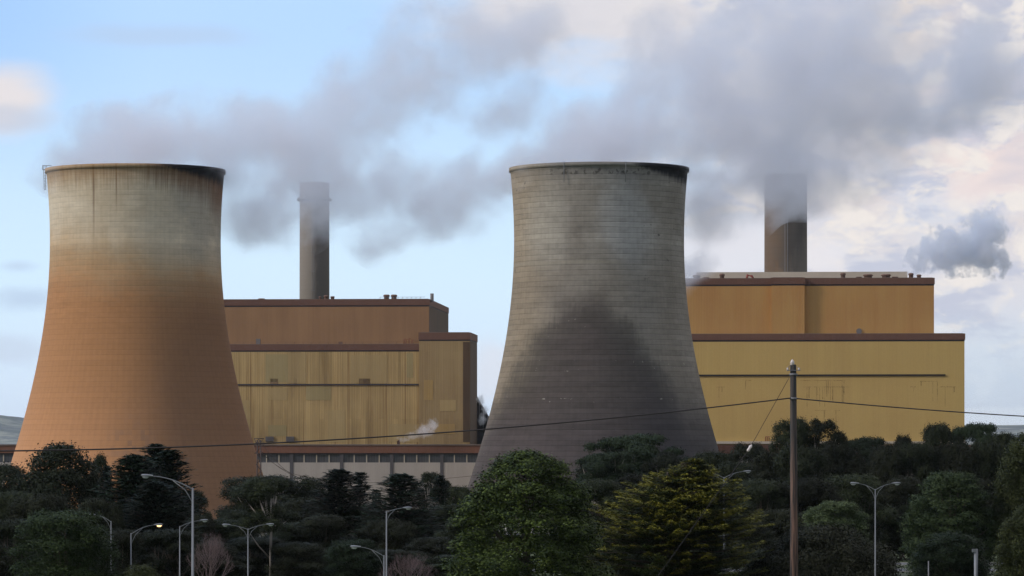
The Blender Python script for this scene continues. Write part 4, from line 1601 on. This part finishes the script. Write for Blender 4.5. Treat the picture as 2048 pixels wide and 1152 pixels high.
for (k, px, top, w, D) in (('gum_e', 1400, 935, 120, 520), ('gum_d', 1470, 925, 120, 510), ('gum_e', 1540, 905, 120, 540), ('gum_d', 1600, 895, 130, 530), ('gum_e', 1670, 890, 130, 550),
                           ('gum_e', 1770, 892, 120, 560), ('gum_d', 1830, 888, 110, 560), ('gum_e', 1900, 890, 130, 560), ('gum_d', 1975, 885, 110, 560), ('gum_e', 2045, 900, 120, 560),
                           ('gum_d', 1510, 960, 150, 480), ('gum_e', 1620, 960, 160, 480), ('gum_d', 1710, 950, 150, 520), ('gum_e', 1800, 955, 140, 530), ('gum_e', 1960, 960, 130, 540),
                           ('gum_e', 1560, 1020, 160, 450), ('gum_d', 1640, 1030, 150, 470), ('gum_e', 1760, 1010, 100, 525), ('gum_d', 1815, 1010, 90, 525), ('gum_e', 1490, 1040, 130, 440),
                           ('gum_d', 1960, 1020, 90, 520), ('gum_d', 1715, 1030, 90, 515), ('gum_e', 1855, 1000, 90, 530), ('gum_d', 2010, 1000, 80, 525),
                           ('gum_d', 1520, 1100, 120, 380), ('gum_e', 1270, 950, 130, 560), ('gum_e', 1290, 1062, 170, 400), ('gum_d', 1400, 1070, 170, 400), ('gum_d', 1190, 960, 130, 520), ('gum_d', 1330, 960, 120, 540), ('gum_e', 1200, 1050, 120, 400)):
    tree(k, px, top, w, D, l3, g3)

# ------------------------------------------------------------------ street lamps
M_lit = None
def glow():
    m, g = material('warm_lamp_glow')
    e = g.node('ShaderNodeEmission')
    e.inputs['Color'].default_value = (1.0, 0.62, 0.28, 1)
    e.inputs['Strength'].default_value = 3.0
    o = g.node('ShaderNodeOutputMaterial')
    g.link(e.outputs[0], o.inputs[0])
    return m


M_lens = plain('lamp_lens', (0.55, 0.56, 0.58), 0.2, 0, .1, 3)


def street_lamp(px, top, D, arms, label, w=0.10, lit=False, group=None):
    """arms: list of (tip px, tip row)"""
    w *= .8
    x = (px - 1024) / F * D
    gz = ground(D)
    t = thing('street_lamp', (x, D, gz), label, 'street lamp', group)
    zt = CZ + (HOR - top) / F * D
    mb = MB()
    mb.tube([(x, D, gz - .3), (x, D, gz + 1.2), (x, D, gz + 1.25), (x, D, zt)], [w * 1.5, w * 1.45, w * 1.15, w * .75], 10)
    mb.build('pole', M_steel, t)
    for (ax, ay) in arms:
        ex = (ax - 1024) / F * D
        ez = CZ + (HOR - ay) / F * D
        dx, dz = ex - x, ez - zt
        mb = MB()
        pts = []
        for i in range(9):
            f = i / 8
            pts.append((x + dx * f, D, zt - .1 + dz * (1 - (1 - f) ** 2.0) + .1 * f))
        mb.tube(pts, [w * .6 - w * .25 * i / 8 for i in range(9)], 6)
        # lower stay of the arm
        s0 = Vector((x, D, zt - 0.95))
        s1 = Vector(pts[4])
        mid = s0.lerp(s1, .5) + Vector((-dx * .06, 0, .12))
        mb.tube([s0, s0 + (mid - s0) * .5 + Vector((0, 0, .05)), mid, s1], w * .34, 5)
        mb.build('arm', M_steel, t)
        sg = 1 if dx > 0 else -1
        hd = MB()
        L_ = 0.62
        secs = [(-.12, .05, .05), (0.05, .10, .07), (.30, .16, .10), (.52, .14, .09), (.62, .05, .04)]
        n = 10
        o0 = []
        for (s_, hw, hh) in secs:
            for k in range(n):
                a_ = 2 * math.pi * k / n
                o0.append((ex + sg * s_, D + hw * math.cos(a_), ez + hh * math.sin(a_) + .02 + s_ * dz * .05))
        fs = []
        for i in range(len(secs) - 1):
            for k in range(n):
                fs.append((i * n + k, i * n + (k + 1) % n, (i + 1) * n + (k + 1) % n, (i + 1) * n + k))
        fs.append(tuple(range(n)))
        fs.append(tuple(range(4 * n, 5 * n))[::-1])
        hd.poly(o0, fs, True)
        h = hd.build('lamp_head', M_steel, t)
        ln = MB()
        q = [(ex + sg * s_, D + hw * math.cos(math.pi + math.pi * k / 6), ez - .02 + .13 * math.sin(math.pi + math.pi * k / 6) * (1 if 0 < i < 3 else .4)) for i, (s_, hw) in enumerate(((.14, .06), (.24, .12), (.42, .12), (.54, .05))) for k in range(7)]
        ln.poly(q, [(i * 7 + k, i * 7 + k + 1, (i + 1) * 7 + k + 1, (i + 1) * 7 + k) for i in range(3) for k in range(6)], True)
        lens = ln.build('lens', glow() if lit else M_lens, h)
        lens.location = (0, 0, 0)
    return t


street_lamp(385.5, 976, 230, [(302, 952)], 'tallest street lamp at left with its arm reaching left', w=.105)
street_lamp(262, 1066, 300, [(310, 1050)], 'street lamp at left that glows warm orange', w=.07, lit=True)
street_lamp(359.5, 1052, 330, [(402, 1041)], 'plain street lamp just left of the tallest lamp with its arm reaching right', w=.07)
street_lamp(222, 1042, 360, [(190, 1030)], 'dim short armed lamp among the dark trees left of the lit lamp', w=.07)
street_lamp(496, 1057, 330, [(458, 1050), (534, 1049)], 'twin arm street lamp between the leafless tree and the pale trunked gum', w=.07)
street_lamp(773, 1022, 300, [(808, 1016)], 'tall street lamp near the middle with its arm curving right', w=.085)
street_lamp(768, 1110, 260, [(718, 1094)], 'lower street lamp near the middle with its arm curving left', w=.065)
street_lamp(1448, 954, 350, [(1406, 943), (1489, 943)], 'twin arm street lamp rising behind the cypress', w=.075)
street_lamp(1750.5, 978, 310, [(1715, 967), (1786, 967)], 'twin arm street lamp at right between the small dome tree and the domed tree', w=.07)

# grey posts at bottom right
pt_ = thing('sign_post', (((1952 - 1024) / F * 300), 300, ground(300)), 'thick pale grey post at bottom right beside the road', 'post')
xx_ = (1952 - 1024) / F * 300
zt_ = CZ + (HOR - 1098) / F * 300
MB().tube([(xx_, 300, ground(300) - .2), (xx_, 300, zt_)], .16, 10).build('post', M_steel, pt_)
MB().box((xx_ - .32, 299.8, zt_ - .25), (.3, 0, 0), (0, .3, 0), (0, 0, .25)).build('cap_box', M_steel, pt_)
xx_ = (1857 - 1024) / F * 300
o_ = MB().tube([(xx_, 300, ground(300) - .2), (xx_, 300, CZ + (HOR - 1122) / F * 300)], .05, 6).build('thin_post', M_steel_dark, None, (xx_, 300, ground(300)))
tag(o_, 'thin dark post left of the thick pale post', 'post')

# ------------------------------------------------------------------ wooden power pole and wires
PD = 150.0
def pole_mat():
    m, g = material('weathered_timber_pole')
    x, y, z = g.xyz()
    n = g.noise(g.comb(x * 14.0, y * 14.0, z * 0.5), 1.0, 5.0, 0.6)
    th = (x - y * 0.3)
    c = g.mix((0.19, 0.115, 0.085), (0.035, 0.03, 0.03), n.ss(.38, .62))
    c = g.mix(c, (0.05, 0.055, 0.055), (z + n * 6).ss(9.0, 16.0) * .7)
    g.surface(c, 0.85, 0, g.bump(n, .6, .03), .2)
    return m


px_ = 1587.0
bx = (px_ - 1024) / F * PD
gz = ground(PD)
pole = thing('power_pole', (bx, PD, gz), 'tall weathered wooden power pole with wires and a stay', 'power pole')
zt_ = CZ + (HOR - 729) / F * PD
MB().tube([(bx, PD, gz - 1), (bx + .02, PD, (gz + zt_) / 2), (bx - .01, PD, zt_ - .05), (bx - .01, PD, zt_)], [.19, .155, .125, .11], 14).build('mast', pole_mat(), pole)
mb = MB()
zi = CZ + (HOR - 719) / F * PD
mb.lathe((bx - .05, PD - .05, zt_ - .15), [(.05, 0), (.05, .12), (.085, .14), (.075, .19), (.09, .22), (.06, .29), (.02, zi - zt_ + .15)], 12)
mb.build('insulator', M_ceramic, pole)
for dx in (-.24, .21):
    z_ = CZ + (HOR - 737) / F * PD
    mb = MB()
    mb.lathe((bx + dx, PD - .12, z_ - .04), [(.02, -.06), (.05, -.04), (.035, 0), (.05, .03), (.02, .07)], 10)
    mb.build('insulator', M_ceramic, pole)
mb = MB()
z_ = CZ + (HOR - 738) / F * PD
mb.box((bx - .28, PD - .17, z_ - .07), (.54, 0, 0), (0, .035, 0), (0, 0, .03))
mb.tube([(bx - .12, PD - .12, zt_ - .02), (bx - .3, PD - .12, z_)], .012, 4)
mb.tube([(bx + .12, PD - .12, zt_ - .1), (bx + .26, PD - .12, z_)], .012, 4)
mb.build('bracket', M_steel_dark, pole)
mb = MB()
for pyb in (749, 797):
    z_ = CZ + (HOR - pyb) / F * PD
    mb.lathe((bx, PD, z_ - .04), [(.152, 0), (.162, 0), (.162, .08), (.152, .08)], 14, closed=True)
mb.build('clamp_band', M_steel_dark, pole)


def cable(name, pts, D0, D1, r, label, group=None, mat=None, n=60):
    """pts: (px, py) through which the wire passes, depth running D0..D1"""
    pts = sorted(pts)
    xs_ = np.array([p[0] for p in pts], float)
    ys_ = np.array([p[1] for p in pts], float)
    cf = np.polyfit(xs_, ys_, min(2, len(pts) - 1))
    out = []
    for i in range(n + 1):
        px = xs_[0] + (xs_[-1] - xs_[0]) * i / n
        D = D0 + (D1 - D0) * i / n
        out.append(P(px, float(np.polyval(cf, px)), D))
    o = MB().tube(out, r, 5).build(name, mat or M_cable, None, out[0])
    tag(o, label, 'wire', group)
    return o


cable('power_line', [(-60, 902), (500, 889), (940, 862), (1200, 836), (1581, 797)], 120, 149.9, .026, 'black power line sagging left from the wooden pole')
cable('power_line', [(1593, 797), (1820, 817), (2110, 836)], 149.9, 165, .026, 'black power line running right from the wooden pole')
c_ = cable('stay_wire', [(1578, 756), (1503, 890)], 149.9, 148.0, .011, 'thin stay wire slanting down left of the wooden pole', mat=M_cable, n=8)
q0 = P(1503, 890, 148.0)
q1 = P(1495, 903, 147.8)
o_ = MB().tube([q0, q0.lerp(q1, .25), q0.lerp(q1, .5), q0.lerp(q1, .8), q1], [.03, .07, .05, .065, .03], 8).build('stay_insulator', M_ceramic, None, q1)
tag(o_, 'pale strain insulator on the stay wire', 'insulator')
cable('stay_wire', [(1495, 903), (1300, 1175)], 147.8, 143.5, .014, 'lower thicker part of the stay wire crossing the cypress', mat=M_cable, n=8)

# small lattice pylon before the hall, with its lines
pyl = thing('lattice_pylon', P(517, 1060, 900), 'small rusty lattice pylon beside the orange tower', 'pylon')
pyl.location.z = ground(900)
def lat(px, py, d=0.0):
    return P(px, py, 900) + Vector((0, d, 0))
mb = MB()
for d in (-.7, .7):
    mb.tube([lat(512, 1090, d), lat(515, 880, d)], .10, 4)
    mb.tube([lat(523, 1090, d), lat(521, 880, d)], .10, 4)
    yy = 1085
    sgn = 0
    while yy > 890:
        a_, b_ = (512.5, 522.5) if sgn else (522.5, 512.5)
        mb.tube([lat(a_, yy, d), lat(b_, yy - 12, d)], .06, 4)
        yy -= 12
        sgn = 1 - sgn
mb.build('tower_frame', M_mast, pyl)
for row in (878, 884):
    pass
mb = MB()
mb.tube([lat(508, 877), lat(528, 877)], .09, 4)
for a_, b_ in (((509, 877), (512, 886)), ((512, 886), (517, 878)), ((517, 878), (521, 886)), ((521, 886), (527, 877)), ((509, 887), (518, 884)), ((528, 884), (518, 884))):
    mb.tube([lat(*a_), lat(*b_)], .07, 4)
mb.build('crossarm', M_mast, pyl)
mb = MB()
mb.tube([lat(509, 907), lat(527, 907)], .09, 4)
mb.tube([lat(509, 907), lat(516, 900)], .06, 4)
mb.tube([lat(527, 907), lat(520, 900)], .06, 4)
mb.build('crossarm', M_mast, pyl)
gw = 'thin lines strung from the lattice pylon'
for k, pts in enumerate((((524, 907), (560, 935), (608, 952)), ((524, 886), (590, 952), (652, 951)), ((527, 909), (620, 962), (704, 949)))):
    cable('thin_line', list(pts), 900, 930, .05, ('upper', 'middle', 'lower')[k] + ' thin line sagging right from the lattice pylon over the pale wall', gw, M_mast, 20)
cable('thin_line', [(728, 966), (912, 955), (960, 950)], 930, 930, .05, 'faint single line crossing the pale hall wall above the pines', None, M_mast, 20)
for (a_, b_) in (((605, 953), (611, 951)), ((650, 954), (657, 948)), ((697, 957), (708, 949))):
    pa, pb_ = P(*a_, 930), P(*b_, 930)
    o_ = MB().tube([pa, pa.lerp(pb_, .5), pb_], [.12, .2, .1], 6).build('line_insulator', M_rustvent, None, pa)
    tag(o_, 'small dark insulator string hanging on a thin line before the pale wall', 'insulator', 'insulator strings before the pale wall')
